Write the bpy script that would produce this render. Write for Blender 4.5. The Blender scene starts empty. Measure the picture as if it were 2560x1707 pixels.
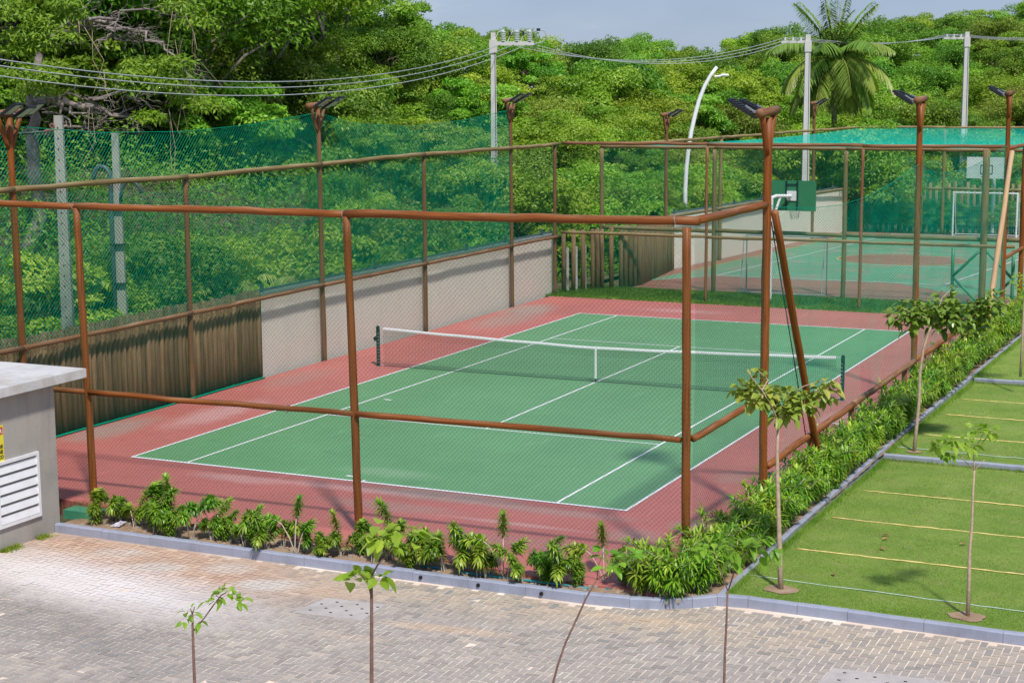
import bpy, math, random
import numpy as np
from mathutils import Vector, Matrix
R = math.radians
rnd = random.Random(7)
rng = np.random.default_rng(11)
C = bpy.context.scene.collection
sc = bpy.context.scene

# ------------------------------------------------------------------ camera
W, H = 2560, 1707
CAM = np.array([21.593875, -27.2208804, 7.56432912]); YAW, PIT, ROL, FOC = -0.441439933, -0.152418163, -0.00677814322, 4177.75805
def _basis():
    cy, sy, cp, sp = math.cos(YAW), math.sin(YAW), math.cos(PIT), math.sin(PIT)
    f = np.array([sy*cp, cy*cp, sp]); s = np.array([cy, -sy, 0.0]); u = np.cross(s, f)
    cr, sr = math.cos(ROL), math.sin(ROL)
    return cr*s+sr*u, -sr*s+cr*u, f
CS, CU, CF = _basis()
def at(u, v, d):                      # point of the place at depth d metres
    return CAM + (CF + CS*(u-W/2)/FOC + CU*(H/2-v)/FOC)*d
def to_px(p):
    d = np.asarray(p, float)-CAM; z = d@CF
    return W/2+FOC*(d@CS)/z, H/2-FOC*(d@CU)/z, z
cam = bpy.data.cameras.new('camera'); co = bpy.data.objects.new('camera', cam); C.objects.link(co)
m = Matrix(((CS[0], CU[0], -CF[0], CAM[0]), (CS[1], CU[1], -CF[1], CAM[1]), (CS[2], CU[2], -CF[2], CAM[2]), (0, 0, 0, 1)))
co.matrix_world = m
cam.sensor_width = 36; cam.lens = FOC/W*36; cam.clip_start = 0.1; cam.clip_end = 3000
sc.camera = co

# ------------------------------------------------------------------ object helpers
def tag(o, label=None, cat=None, group=None, kind=None):
    if label: o['label'] = label
    if cat: o['category'] = cat
    if group: o['group'] = group
    if kind: o['kind'] = kind
    return o
def empty(name, loc=(0, 0, 0), rz=0):
    o = bpy.data.objects.new(name, None); C.objects.link(o)
    o.location = tuple(float(c) for c in loc); o.rotation_euler = (0, 0, rz); o.empty_display_size = .3
    return o
class MB:
    """collects vertices and faces, keeps uv and one float per face"""
    def __init__(s): s.v = []; s.f = []; s.uv = []; s.c = []; s.mi = []; s.n = 0
    def add(s, v, f, uv=None, c=0.5, mi=0):
        b = s.n; s.v.extend(v); s.n += len(v)
        for i, q in enumerate(f):
            s.f.append([b+j for j in q])
            s.uv.append(uv[i] if uv else [(0, 0)]*len(q)); s.c.append(c); s.mi.append(mi)
    def box(s, x0, x1, y0, y1, z0, z1, c=.5, mi=0, M=None):
        v = [(x, y, z) for z in (z0, z1) for y in (y0, y1) for x in (x0, x1)]
        if M is not None: v = [tuple(M @ Vector(p)) for p in v]
        f = [(0, 2, 3, 1), (4, 5, 7, 6), (0, 1, 5, 4), (2, 6, 7, 3), (0, 4, 6, 2), (1, 3, 7, 5)]
        ex = [(0,2,3,1)]
        uv = []
        for q in f: uv.append([(v[i][0]+v[i][1], v[i][2]+v[i][1]*.3) for i in q])
        s.add(v, f, uv, c, mi)
    def tube(s, pts, rad, n=8, cap=True, c=.5, mi=0, uo=0.0):
        pts = [Vector(tuple(float(a) for a in p)) for p in pts]; k = len(pts)
        if not hasattr(rad, '__len__'): rad = [rad]*k
        t = (pts[1]-pts[0]).normalized()
        up = Vector((0, 0, 1)) if abs(t.z) < .9 else Vector((0, 1, 0))
        a = t.cross(up).normalized(); vs = []; L = 0; ls = []
        for i, p in enumerate(pts):
            if i: L += (p-pts[i-1]).length
            ls.append(L)
            t2 = ((pts[min(i+1, k-1)]-pts[max(i-1, 0)])).normalized()
            a = (a - t2*a.dot(t2)).normalized(); b = t2.cross(a)
            for j in range(n):
                w = 2*math.pi*j/n
                q = p + (a*math.cos(w)+b*math.sin(w))*rad[i]; vs.append((q.x, q.y, q.z))
        f = []; uv = []
        for i in range(k-1):
            for j in range(n):
                f.append((i*n+j, i*n+(j+1) % n, (i+1)*n+(j+1) % n, (i+1)*n+j))
                uv.append([(uo+j/n, ls[i]), (uo+(j+1)/n, ls[i]), (uo+(j+1)/n, ls[i+1]), (uo+j/n, ls[i+1])])
        if cap:
            f.append(tuple(range(n-1, -1, -1))); uv.append([(uo, 0)]*n)
            f.append(tuple((k-1)*n+j for j in range(n))); uv.append([(uo, ls[-1])]*n)
        s.add(vs, f, uv, c, mi)
    def raw(s, V, F, col=None):      # numpy bulk: V (n,3) F (m,k)
        b = s.n; s.v.extend(map(tuple, V.tolist())); s.n += len(V)
        k = F.shape[1]
        s.f.extend((F+b).tolist()); s.uv.extend([[(0, 0)]*k]*len(F)); s.mi.extend([0]*len(F))
        s.c.extend(col.tolist() if col is not None else [.5]*len(F))
    def build(s, name, mat, parent=None, smooth=False):
        me = bpy.data.meshes.new(name); me.from_pydata(s.v, [], s.f)
        ul = me.uv_layers.new(name='UVMap')
        ul.data.foreach_set('uv', np.array([c for f in s.uv for p in f for c in p], dtype=np.float32))
        at_ = me.attributes.new('tone', 'FLOAT', 'FACE'); at_.data.foreach_set('value', np.array(s.c, dtype=np.float32))
        mats = mat if isinstance(mat, (list, tuple)) else [mat]
        for q in mats: me.materials.append(q)
        if len(mats) > 1: me.polygons.foreach_set('material_index', np.array(s.mi, dtype=np.int32))
        if smooth: me.polygons.foreach_set('use_smooth', np.ones(len(s.f), dtype=bool))
        me.update()
        o = bpy.data.objects.new(name, me); C.objects.link(o)
        if parent: o.parent = parent
        return o
def copy_tree(root):
    c = root.copy(); C.objects.link(c)
    for ch in root.children:
        d = ch.copy(); C.objects.link(d); d.parent = c
        for g in ch.children:
            e = g.copy(); C.objects.link(e); e.parent = d
    return c

# ------------------------------------------------------------------ materials
def mat(name):
    m = bpy.data.materials.new(name); m.use_nodes = True
    nt = m.node_tree; b = nt.nodes['Principled BSDF']; return m, nt, b
def N(nt, t, **k):
    n = nt.nodes.new(t)
    for a, v in k.items():
        if a.startswith('i_'): n.inputs[a[2:].replace('_', ' ')].default_value = v
        else: setattr(n, a, v)
    return n
def ramp(nt, fac, stops, interp='LINEAR'):
    r = nt.nodes.new('ShaderNodeValToRGB'); r.color_ramp.interpolation = interp
    e = r.color_ramp.elements
    while len(e) < len(stops): e.new(.5)
    for i, (p, c) in enumerate(stops):
        e[i].position = p; e[i].color = (*c, 1) if len(c) == 3 else c
    nt.links.new(fac, r.inputs[0]); return r.outputs[0]
def noise(nt, scale, detail=4, rough=.6, vec=None, dist=0.0):
    n = nt.nodes.new('ShaderNodeTexNoise'); n.inputs['Scale'].default_value = scale
    n.inputs['Detail'].default_value = detail; n.inputs['Roughness'].default_value = rough; n.inputs['Distortion'].default_value = dist
    if vec is not None: nt.links.new(vec, n.inputs['Vector'])
    return n.outputs['Fac']
def mapping(nt, src, scale=(1, 1, 1), loc=(0, 0, 0), rot=(0, 0, 0)):
    t = nt.nodes.new('ShaderNodeMapping'); t.inputs['Scale'].default_value = scale; t.inputs['Location'].default_value = loc; t.inputs['Rotation'].default_value = rot
    nt.links.new(src, t.inputs['Vector']); return t.outputs[0]
def coords(nt, which='Object'): return nt.nodes.new('ShaderNodeTexCoord').outputs[which]
def mixc(nt, f, a, b, mode='MIX'):
    x = nt.nodes.new('ShaderNodeMix'); x.data_type = 'RGBA'; x.blend_type = mode
    for s, v in ((x.inputs[0], f), (x.inputs[6], a), (x.inputs[7], b)):
        if isinstance(v, (int, float)): s.default_value = v
        elif isinstance(v, tuple): s.default_value = (*v, 1)
        else: nt.links.new(v, s)
    return x.outputs[2]
def mth(nt, op, a, b=None):
    x = nt.nodes.new('ShaderNodeMath'); x.operation = op
    for s, v in ((x.inputs[0], a), (x.inputs[1], b)):
        if v is None: continue
        if isinstance(v, (int, float)): s.default_value = v
        else: nt.links.new(v, s)
    return x.outputs[0]
def bump(nt, b, h, strength=.3, dist=.01):
    x = nt.nodes.new('ShaderNodeBump'); x.inputs['Strength'].default_value = strength; x.inputs['Distance'].default_value = dist
    nt.links.new(h, x.inputs['Height']); nt.links.new(x.outputs[0], b.inputs['Normal'])
def blob(nt, x, y, rx, ry, rot=0, soft=.5, wob=.6, wscale=2.2, seed=0.):
    """mask 1 inside a ragged ellipse on the ground"""
    geo = nt.nodes.new('ShaderNodeNewGeometry').outputs['Position']
    v = mapping(nt, geo, loc=(-x, -y, 0))
    v = mapping(nt, v, rot=(0, 0, -rot)); v = mapping(nt, v, scale=(1/rx, 1/ry, 0))
    l = nt.nodes.new('ShaderNodeVectorMath'); l.operation = 'LENGTH'; nt.links.new(v, l.inputs[0])
    nz = noise(nt, wscale, 6, .65, mapping(nt, geo, loc=(seed, seed*.7, 0)))
    d = mth(nt, 'ADD', l.outputs['Value'], mth(nt, 'MULTIPLY', mth(nt, 'SUBTRACT', nz, .5), wob*2))
    return mth(nt, 'MINIMUM', mth(nt, 'MAXIMUM', mth(nt, 'DIVIDE', mth(nt, 'SUBTRACT', 1+soft/2, d), soft), 0), 1)
def lk(nt, a, b): nt.links.new(a, b)

def wood(name, dark, mid, pale, patch=.5, rough=.6, patch_scale=(3, .7, 1)):
    m, nt, b = mat(name); uv = coords(nt, 'UV')
    oi = nt.nodes.new('ShaderNodeObjectInfo').outputs['Random']
    uvo = nt.nodes.new('ShaderNodeVectorMath'); uvo.operation = 'ADD'; lk(nt, uv, uvo.inputs[0]); cx = nt.nodes.new('ShaderNodeCombineXYZ'); lk(nt, mth(nt, 'MULTIPLY', oi, 37.), cx.inputs[1]); lk(nt, cx.outputs[0], uvo.inputs[1])
    uv = uvo.outputs[0]
    g1 = noise(nt, 1, 6, .7, mapping(nt, uv, scale=(14, 1.3, 1)))
    g2 = noise(nt, 1, 4, .6, mapping(nt, uv, scale=patch_scale))
    c = ramp(nt, g1, [(.28, dark), (.5, mid), (.78, tuple(min(1, x*1.25) for x in mid))])
    # weathering on upward faces
    geo = nt.nodes.new('ShaderNodeNewGeometry').outputs['Normal']; sx = nt.nodes.new('ShaderNodeSeparateXYZ'); lk(nt, geo, sx.inputs[0])
    up = mth(nt, 'MULTIPLY', mth(nt, 'MAXIMUM', mth(nt, 'SUBTRACT', sx.outputs[2], .15), 0), 1.2)
    w = mth(nt, 'MULTIPLY', ramp(nt, g2, [(.42, (0, 0, 0)), (.62, (1, 1, 1))]), mth(nt, 'ADD', mth(nt, 'MULTIPLY', up, patch), patch*.12))
    c = mixc(nt, mth(nt, 'MINIMUM', w, .9), c, pale)
    kn = nt.nodes.new('ShaderNodeTexVoronoi'); kn.inputs['Scale'].default_value = 1; lk(nt, mapping(nt, uv, scale=(3, 1.1, 1)), kn.inputs['Vector'])
    k = ramp(nt, kn.outputs['Distance'], [(.03, (1, 1, 1)), (.09, (0, 0, 0))])
    c = mixc(nt, mth(nt, 'MULTIPLY', k, .75), c, tuple(x*.35 for x in dark))
    g3 = noise(nt, 1, 5, .7, mapping(nt, uv, scale=(22, .5, 1), loc=(3, 0, 0)), .4)
    c = mixc(nt, mth(nt, 'MULTIPLY', ramp(nt, g3, [(.56, (0, 0, 0)), (.62, (1, 1, 1))]), .7), c, tuple(x*.45 for x in dark))
    g4 = noise(nt, 1, 4, .6, mapping(nt, uv, scale=(1.5, .6, 1), loc=(9, 0, 0)))
    c = mixc(nt, mth(nt, 'MULTIPLY', ramp(nt, g4, [(.4, (0, 0, 0)), (.7, (1, 1, 1))]), .5), c, tuple(x*.55 for x in mid))
    tone = nt.nodes.new('ShaderNodeAttribute'); tone.attribute_name = 'tone'
    hs = nt.nodes.new('ShaderNodeHueSaturation'); lk(nt, c, hs.inputs['Color']); lk(nt, mth(nt, 'ADD', mth(nt, 'MULTIPLY', tone.outputs['Fac'], .8), .6), hs.inputs['Value'])
    lk(nt, hs.outputs[0], b.inputs['Base Color']); b.inputs['Roughness'].default_value = rough; b.inputs['Specular IOR Level'].default_value = .3
    bump(nt, b, g1, .5, .01); return m
M_RED = wood('varnished_log', (.055, .013, .002), (.26, .075, .012), (.38, .2, .1), .7, .5)
M_OLD = wood('weathered_log', (.09, .035, .015), (.22, .10, .045), (.36, .24, .15), .9, .8)
M_OLIVE = wood('treated_log', (.08, .055, .02), (.24, .17, .07), (.42, .33, .2), .9, .8)
M_PALE = wood('new_plank', (.35, .2, .1), (.55, .36, .2), (.65, .45, .3), .5, .7)
M_PALISADE = wood('palisade_log', (.06, .035, .018), (.235, .145, .075), (.3, .24, .14), .6, .85, (2, 1.2, 1))

def plain(name, col, rough=.5, nscale=6, amp=.15, metal=0, spec=.5, coord='Object'):
    m, nt, b = mat(name)
    n = noise(nt, nscale, 5, .65, coords(nt, coord))
    lo = tuple(x*(1-amp) for x in col); hi = tuple(min(1, x*(1+amp)) for x in col)
    lk(nt, ramp(nt, n, [(.3, lo), (.7, hi)]), b.inputs['Base Color'])
    b.inputs['Roughness'].default_value = rough; b.inputs['Metallic'].default_value = metal; b.inputs['Specular IOR Level'].default_value = spec
    return m
M_WIRE = plain('green_coated_wire', (.0, .095, .055), .8, 3, .2, spec=.08)
M_WIRE_L = plain('green_nylon_twine', (.0, .27, .155), .9, 3, .2, spec=.05)
M_TEAL = plain('teal_nylon_twine', (.0, .5, .40), .9, 3, .2, spec=.05)
M_TEAL2 = plain('teal_side_twine', (.0, .30, .19), .9, 3, .2, spec=.05)
M_BLACK = plain('black_metal', (.012, .013, .017), .45, 8, .3)
M_DKGREEN = plain('dark_green_paint', (.006, .035, .035), .35, 8, .2)
M_NET = plain('black_net_cord', (.006, .016, .014), .8, 3, .2)
M_WHITE = plain('white_paint', (.72, .73, .75), .4, 5, .06)
M_WHITEBAND = plain('white_canvas', (.75, .76, .78), .7, 9, .06)
M_STEEL = plain('galvanised', (.4, .43, .45), .35, 8, .15, .6)
M_CABLE = plain('grey_cable', (.4, .43, .45), .5, 5, .1)
M_BLUEPIPE = plain('blue_pipe', (.02, .3, .36), .5, 5, .25)
M_GREYPIPE = plain('grey_blue_pipe', (.07, .10, .12), .5, 5, .25)
M_LENS = plain('lamp_glass', (.42, .46, .42), .3, 3, .2)
M_GLASSINS = plain('grey_porcelain', (.62, .66, .67), .2, 8, .15)
M_RUST = plain('rusty_iron', (.3, .13, .09), .8, 20, .4)
M_GREENBOX = plain('green_fibreglass', (.06, .26, .15), .5, 5, .15)
M_BAG = plain('white_plastic', (.65, .62, .7), .4, 20, .15)
M_SOIL = None

def concrete(name, col, stain=.5, scale=1.4, rough=.85, lichen=None):
    m, nt, b = mat(name); g = nt.nodes.new('ShaderNodeNewGeometry').outputs['Position']
    n1 = noise(nt, scale, 8, .65, g); n2 = noise(nt, 28, 5, .7, g)
    n3 = noise(nt, 1, 5, .6, mapping(nt, g, scale=(5, 5, .5)))
    c = ramp(nt, n1, [(.25, tuple(x*(1-.3*stain) for x in col)), (.5, col), (.8, tuple(min(1, x*(1+.12*stain)) for x in col))])
    c = mixc(nt, mth(nt, 'MULTIPLY', ramp(nt, n3, [(.5, (0, 0, 0)), (.75, (1, 1, 1))]), .45*stain), c, tuple(x*.5 for x in col))
    c = mixc(nt, mth(nt, 'MULTIPLY', ramp(nt, n2, [(.35, (1, 1, 1)), (.55, (0, 0, 0))]), .25*stain), c, tuple(x*.6 for x in col))
    if lichen: c = mixc(nt, mth(nt, 'MULTIPLY', ramp(nt, noise(nt, .8, 6, .6, g), [(.5, (0, 0, 0)), (.62, (1, 1, 1))]), .6), c, lichen)
    lk(nt, c, b.inputs['Base Color']); b.inputs['Roughness'].default_value = rough
    bump(nt, b, n2, .25, .006); return m
M_KERB = concrete('grey_blue_kerb_paint', (.31, .335, .43), .8, 1.8)
M_WALL = concrete('beige_render', (.76, .70, .61), .25, .8)
M_BWALL = concrete('grey_render', (.36, .335, .305), .85, .9)
M_SLAB = concrete('roof_slab', (.58, .57, .57), .9, 1.1, .8, (.35, .31, .26))
M_POLE = concrete('pole_concrete', (.36, .36, .32), .8, 3)
M_POLEW = concrete('pale_pole_concrete', (.58, .57, .56), .4, 3)
M_COPING = concrete('grey_coping', (.3, .32, .31), .5, 3)
M_HATCH = concrete('concrete_cover', (.45, .41, .39), .7, 2.5)

# leaves ------------------------------------------------------------
def leaf(name, cols, rough=.45, trans=.35, var=.35, spec=.35):
    m, nt, b = mat(name)
    a = nt.nodes.new('ShaderNodeAttribute'); a.attribute_name = 'tone'
    oi = nt.nodes.new('ShaderNodeObjectInfo').outputs['Random']
    k = len(cols); c = ramp(nt, a.outputs['Fac'], [(i/(k-1), cols[i]) for i in range(k)])
    hs = nt.nodes.new('ShaderNodeHueSaturation'); lk(nt, c, hs.inputs['Color'])
    lk(nt, mth(nt, 'ADD', mth(nt, 'MULTIPLY', oi, .05), .475), hs.inputs['Hue'])
    oi2 = mth(nt, 'FRACT', mth(nt, 'MULTIPLY', oi, 17.3))
    lk(nt, mth(nt, 'ADD', mth(nt, 'MULTIPLY', oi2, var), 1-var/2), hs.inputs['Value'])
    lk(nt, hs.outputs[0], b.inputs['Base Color']); b.inputs['Roughness'].default_value = rough; b.inputs['Specular IOR Level'].default_value = spec
    t = nt.nodes.new('ShaderNodeBsdfTranslucent'); tc = mixc(nt, 1.0, hs.outputs[0], (1.0, 1.15, .45), 'MULTIPLY'); lk(nt, tc, t.inputs[0])
    mx = nt.nodes.new('ShaderNodeMixShader'); mx.inputs[0].default_value = trans
    lk(nt, b.outputs[0], mx.inputs[1]); lk(nt, t.outputs[0], mx.inputs[2])
    lk(nt, mx.outputs[0], nt.nodes['Material Output'].inputs['Surface']); return m
L_HILL = leaf('hill_leaf', [(.10, .22, .014), (.22, .41, .03), (.37, .55, .06)], var=.5)
L_BRIGHT = leaf('bright_leaf', [(.16, .30, .015), (.30, .47, .035), (.46, .60, .075)], var=.35)
L_DARK = leaf('dark_leaf', [(.08, .18, .014), (.17, .33, .028), (.28, .44, .05)], var=.4)
L_OLIVE = leaf('olive_leaf', [(.14, .22, .02), (.27, .38, .04), (.42, .52, .09)], var=.5)
L_DRAC = leaf('strap_leaf', [(.09, .21, .014), (.22, .40, .025), (.52, .62, .09)], .35, .25, .35)
L_DRACF = leaf('dark_strap_leaf', [(.085, .18, .014), (.19, .35, .028), (.50, .58, .09)], .35, .25, .3)
L_SAP = leaf('sapling_leaf', [(.12, .24, .02), (.22, .38, .035), (.36, .52, .06)], .4, .4, .1)
L_ALMOND = leaf('almond_leaf', [(.09, .19, .025), (.17, .32, .04), (.3, .43, .07)], .3, .25, .1, .5)
L_ALMONDY = leaf('yellowing_leaf', [(.17, .24, .03), (.33, .39, .06), (.5, .4, .1)], .4, .25, .1)
L_PALM = leaf('palm_leaf', [(.12, .22, .03), (.24, .37, .06), (.44, .48, .16)], .4, .25, .1)
M_BARK = plain('grey_bark', (.26, .22, .2), .9, 9, .4)
M_BARKD = plain('dark_bark', (.08, .06, .045), .9, 9, .4)
M_BARKY = plain('young_bark', (.4, .3, .21), .85, 14, .25)
M_STEM = plain('pale_stem', (.5, .42, .33), .8, 14, .2)
M_TWIG = plain('brown_twig', (.16, .09, .07), .8, 14, .3)
M_PETIOLE = plain('yellow_stalk', (.32, .36, .08), .6, 14, .2)

# ------------------------------------------------------------------ leaf builders
def leafcards(mb, P, Nn, size, asp=.42, tone=None, droop=.35, fold=0.0):
    """numpy: one four-cornered leaf at each P, facing about Nn"""
    n = len(P); Nn = Nn/np.linalg.norm(Nn, axis=1, keepdims=True)
    r = rng.normal(size=(n, 3)); r[:, 2] -= droop
    a = r - Nn*np.sum(r*Nn, 1, keepdims=True); a /= np.linalg.norm(a, axis=1, keepdims=True)+1e-9
    b = np.cross(Nn, a); sz = np.asarray(size)*rng.uniform(.7, 1.3, n); sz = sz[:, None]
    p0 = P; p2 = P+a*sz; pm = P+a*sz*.5 ; p1 = pm+b*sz*asp*.5; p3 = pm-b*sz*asp*.5
    V = np.stack([p0, p1, p2, p3], 1).reshape(-1, 3)
    F = np.arange(4*n).reshape(n, 4)
    mb.raw(V, F, tone if tone is not None else rng.uniform(0, 1, n))
def crown_mb(rad, hgt, z0, nclump, per, lsize, seed, flat=.75, asp=.42, spread=1.0, droop=.35, cr=(.28, .5)):
    """foliage gathered in clumps over the outside of an uneven crown"""
    r2 = np.random.default_rng(seed); mb = MB(); cs = []
    for i in range(nclump):
        th = r2.uniform(0, 2*math.pi); ph = math.acos(r2.uniform(-.55, 1)); q = r2.uniform(.55, 1.02)
        c = np.array([math.cos(th)*math.sin(ph)*rad*q, math.sin(th)*math.sin(ph)*rad*q, z0+hgt*(.5+.5*math.cos(ph)*q)])
        cr_ = rad*r2.uniform(*cr); cs.append((c, cr_))
        n = int(per*r2.uniform(.6, 1.3))
        d = r2.normal(size=(n, 3)); d[:, 2] = np.abs(d[:, 2])*1.1-.35; d /= np.linalg.norm(d, axis=1, keepdims=True)
        rr = cr_*r2.uniform(.55, 1.05, n)[:, None]
        P = c + d*rr*np.array([1, 1, flat])
        Nn = d*.7+r2.normal(size=(n, 3))*.45+np.array([0, 0, .45])
        tone = np.clip(r2.uniform(.1, .8)+r2.normal(0, .16, n), 0, 1)
        leafcards(mb, P, Nn, lsize, asp, tone, droop)
    return mb, cs
def limb(mb, p, q, r0, r1, seed, bend=.15, seg=5):
    r2 = random.Random(seed); p = Vector(tuple(map(float, p))); q = Vector(tuple(map(float, q))); L = (q-p).length
    pts = []; rad = []
    for i in range(seg+1):
        t = i/seg; o = Vector((r2.gauss(0, 1), r2.gauss(0, 1), r2.gauss(0, .6)))*L*bend*math.sin(math.pi*t)*.5
        pts.append(p.lerp(q, t)+o); rad.append(r0+(r1-r0)*t)
    mb.tube(pts, rad, 6); return pts
def tree_proto(name, rad, hgt, z0, nclump, per, lsize, mleaf, seed, tr=.09, bark=None, multi=1, **k):
    root = empty(name, (0, 0, 0))
    mb, cs = crown_mb(rad, hgt, z0, nclump, per, lsize, seed, **k)
    mb.build('crown', mleaf, root)
    tb = MB(); r2 = random.Random(seed)
    for s in range(multi):
        a = r2.uniform(0, 6.28); top = Vector((math.cos(a)*rad*.2*(multi > 1), math.sin(a)*rad*.2*(multi > 1), z0+hgt*.45))
        pts = limb(tb, (0.05*s, 0, -.4), top, tr, tr*.15, seed+s, .08)
        for c, r in cs[s::multi]:
            if r2.random() < .55:
                st = pts[r2.choice([2, 3, 4, 5])]; limb(tb, st, Vector(tuple(c)), tr*.4, tr*.12, r2.randint(0, 9999), .18, 4)
    tb.build('trunk', bark or M_BARKD, root, True)
    return root

def tree_spots_report(): pass
# ------------------------------------------------------------------ GROUND
def sheet(name, poly, z, m, kind='structure', skirt=0.0):
    mb = MB(); n = len(poly); v = [(x, y, z) for x, y in poly]; mb.add(v, [tuple(range(n))], [[(x, y) for x, y in poly]])
    if skirt:
        for i in range(n):
            a, b = poly[i], poly[(i+1) % n]
            mb.add([(a[0], a[1], z), (b[0], b[1], z), (b[0], b[1], z-skirt), (a[0], a[1], z-skirt)], [(3, 2, 1, 0)])
    return tag(mb.build(name, m), kind=kind)
def grid(name, x0, x1, y0, y1, nx, ny, fz, m, kind='structure'):
    X, Y = np.meshgrid(np.linspace(x0, x1, nx), np.linspace(y0, y1, ny)); Z = fz(X, Y)
    V = np.stack([X, Y, Z], -1).reshape(-1, 3); i = np.arange(nx*ny).reshape(ny, nx)
    F = np.stack([i[:-1, :-1], i[:-1, 1:], i[1:, 1:], i[1:, :-1]], -1).reshape(-1, 4)
    mb = MB(); mb.raw(V, F); return tag(mb.build(name, m, None, True), kind=kind)
def vnoise(X, Y, s, seed=0):
    """smooth value noise"""
    r = np.random.default_rng(seed); T = r.uniform(-1, 1, (64, 64)); X = X/s+100; Y = Y/s+100
    i = np.floor(X).astype(int); j = np.floor(Y).astype(int); fx = X-i; fy = Y-j; fx = fx*fx*(3-2*fx); fy = fy*fy*(3-2*fy)
    g = lambda a, b: T[a % 64, b % 64]
    return (g(i, j)*(1-fx)+g(i+1, j)*fx)*(1-fy)+(g(i, j+1)*(1-fx)+g(i+1, j+1)*fx)*fy
def kin(X): return np.interp(X, [2, 12.2, 12.9, 13.4, 13.75, 14.02], [-4.8, -4.76, -4.68, -4.53, -4.3, -4.02])
# base earth
m, nt, b = mat('earth'); g = nt.nodes.new('ShaderNodeNewGeometry').outputs['Position']
lk(nt, ramp(nt, noise(nt, .5, 8, .7, g), [(.3, (.05, .07, .02)), (.6, (.12, .1, .05)), (.8, (.2, .15, .09))]), b.inputs['Base Color']); b.inputs['Roughness'].default_value = .95
M_EARTH = m
sheet('ground', [(-700, -200), (700, -200), (700, 1200), (-700, 1200)], -.3, M_EARTH)
# soil of the planting bed
m, nt, b = mat('sandy_soil'); g = nt.nodes.new('ShaderNodeNewGeometry').outputs['Position']
c = ramp(nt, noise(nt, 2.2, 8, .7, g), [(.3, (.2, .125, .075)), (.5, (.34, .225, .14)), (.75, (.46, .34, .24))])
c = mixc(nt, ramp(nt, noise(nt, 45, 4, .7, g), [(.3, (1, 1, 1)), (.45, (0, 0, 0))]), c, (.14, .09, .055))
lk(nt, c, b.inputs['Base Color']); b.inputs['Roughness'].default_value = .95; bump(nt, b, noise(nt, 40, 5, .7, g), .8, .02)
M_SOIL = m
grid('planting_bed', 2.13, 13.46, -4.84, -3.2, 220, 40, lambda X, Y: np.where(Y < kin(X), -.25, 0)+np.where(Y > -4.2+(8-X)*.05, -.03, -.04)+np.where((X > 12.4), np.clip((-4.5+(X-12.8)*.4-Y)*-.0, -.1, 0), 0)+.03*vnoise(X, Y, .35, 1)+.012*vnoise(X, Y, .09, 2), M_SOIL)
grid('hedge_bed', 13.42, 14.06, -4.6, 42, 24, 1200, lambda X, Y: np.where(Y < kin(X)+.03, -.3, -.045)+.02*vnoise(X, Y, .25, 3), M_SOIL)
# ---- paving of herringbone blocks
m, nt, b = mat('paving_blocks'); g = nt.nodes.new('ShaderNodeNewGeometry').outputs['Position']
a = nt.nodes.new('ShaderNodeAttribute'); a.attribute_name = 'tone'
c = ramp(nt, a.outputs['Fac'], [(0, (.265, .24, .22)), (.3, (.335, .302, .275)), (.6, (.395, .352, .315)), (1, (.50, .43, .37))])
sand = ramp(nt, a.outputs['Fac'], [(0, (.52, .31, .215)), (.5, (.66, .42, .29)), (1, (.76, .55, .4))])
tan = ramp(nt, a.outputs['Fac'], [(0, (.24, .245, .25)), (.35, (.44, .36, .27)), (.7, (.52, .42, .3)), (1, (.58, .48, .37))])
f = blob(nt, 4.6, -5.6, 3.4, 1.0, -.12, .9, .35, 1.3, 3.)
f2 = blob(nt, 9.0, -5.25, 4.6, .55, .0, .9, .4, 1.5, 9.)
f3 = blob(nt, 14.6, -5.1, 4.5, .75, .1, .9, .45, 1.5, 19.)
c = mixc(nt, mth(nt, 'MULTIPLY', f2, .8), c, tan); c = mixc(nt, mth(nt, 'MULTIPLY', f3, .7), c, tan); c = mixc(nt, mth(nt, 'MULTIPLY', f, .92), c, sand)
dk = blob(nt, 5.2, -8.9, 3.0, .7, -.25, 1.0, .4, 1.4, 77.)
c = mixc(nt, mth(nt, 'MULTIPLY', dk, .45), c, (.17, .165, .17))
lime = blob(nt, 4.3, -7.0, 3.1, .85, -.16, 1.1, .45, 1.6, 31.)
c = mixc(nt, mth(nt, 'MULTIPLY', lime, .85), c, (.84, .79, .79))
for (x, y, rx, ry, k, sd) in [(5.1, -5.9, .5, .25, .7, 2), (7.35, -6.0, .55, .28, .85, 5), (4.0, -5.45, .5, .25, .5, 8), (6.2, -5.5, .4, .3, .5, 12)]:
    c = mixc(nt, mth(nt, 'MULTIPLY', blob(nt, x, y, rx, ry, .3, .8, .5, 4, sd), k), c, (.66, .62, .58))
for (x, y, rx, ry, k, sd) in [(10.9, -6.75, .85, .16, .6, 2), (8.4, -5.9, .8, .3, .5, 5), (13.2, -5.2, 1.2, .15, .5, 9), (9.9, -7.6, .5, .12, .3, 4)]:
    c = mixc(nt, mth(nt, 'MULTIPLY', blob(nt, x, y, rx, ry, .1, .9, .5, 4, sd), k), c, (.6, .42, .27))
c = mixc(nt, mth(nt, 'MULTIPLY', ramp(nt, noise(nt, .45, 7, .65, g), [(.42, (0, 0, 0)), (.7, (1, 1, 1))]), .3), c, (.42, .35, .29))
c = mixc(nt, mth(nt, 'MULTIPLY', ramp(nt, noise(nt, 60, 4, .7, g), [(.35, (1, 1, 1)), (.6, (0, 0, 0))]), .3), c, (.2, .19, .18))
lk(nt, c, b.inputs['Base Color']); b.inputs['Roughness'].default_value = .85; bump(nt, b, noise(nt, 60, 4, .7, g), .3, .004)
M_PAVE = m
m, nt, b = mat('paving_joints'); g = nt.nodes.new('ShaderNodeNewGeometry').outputs['Position']
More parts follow.
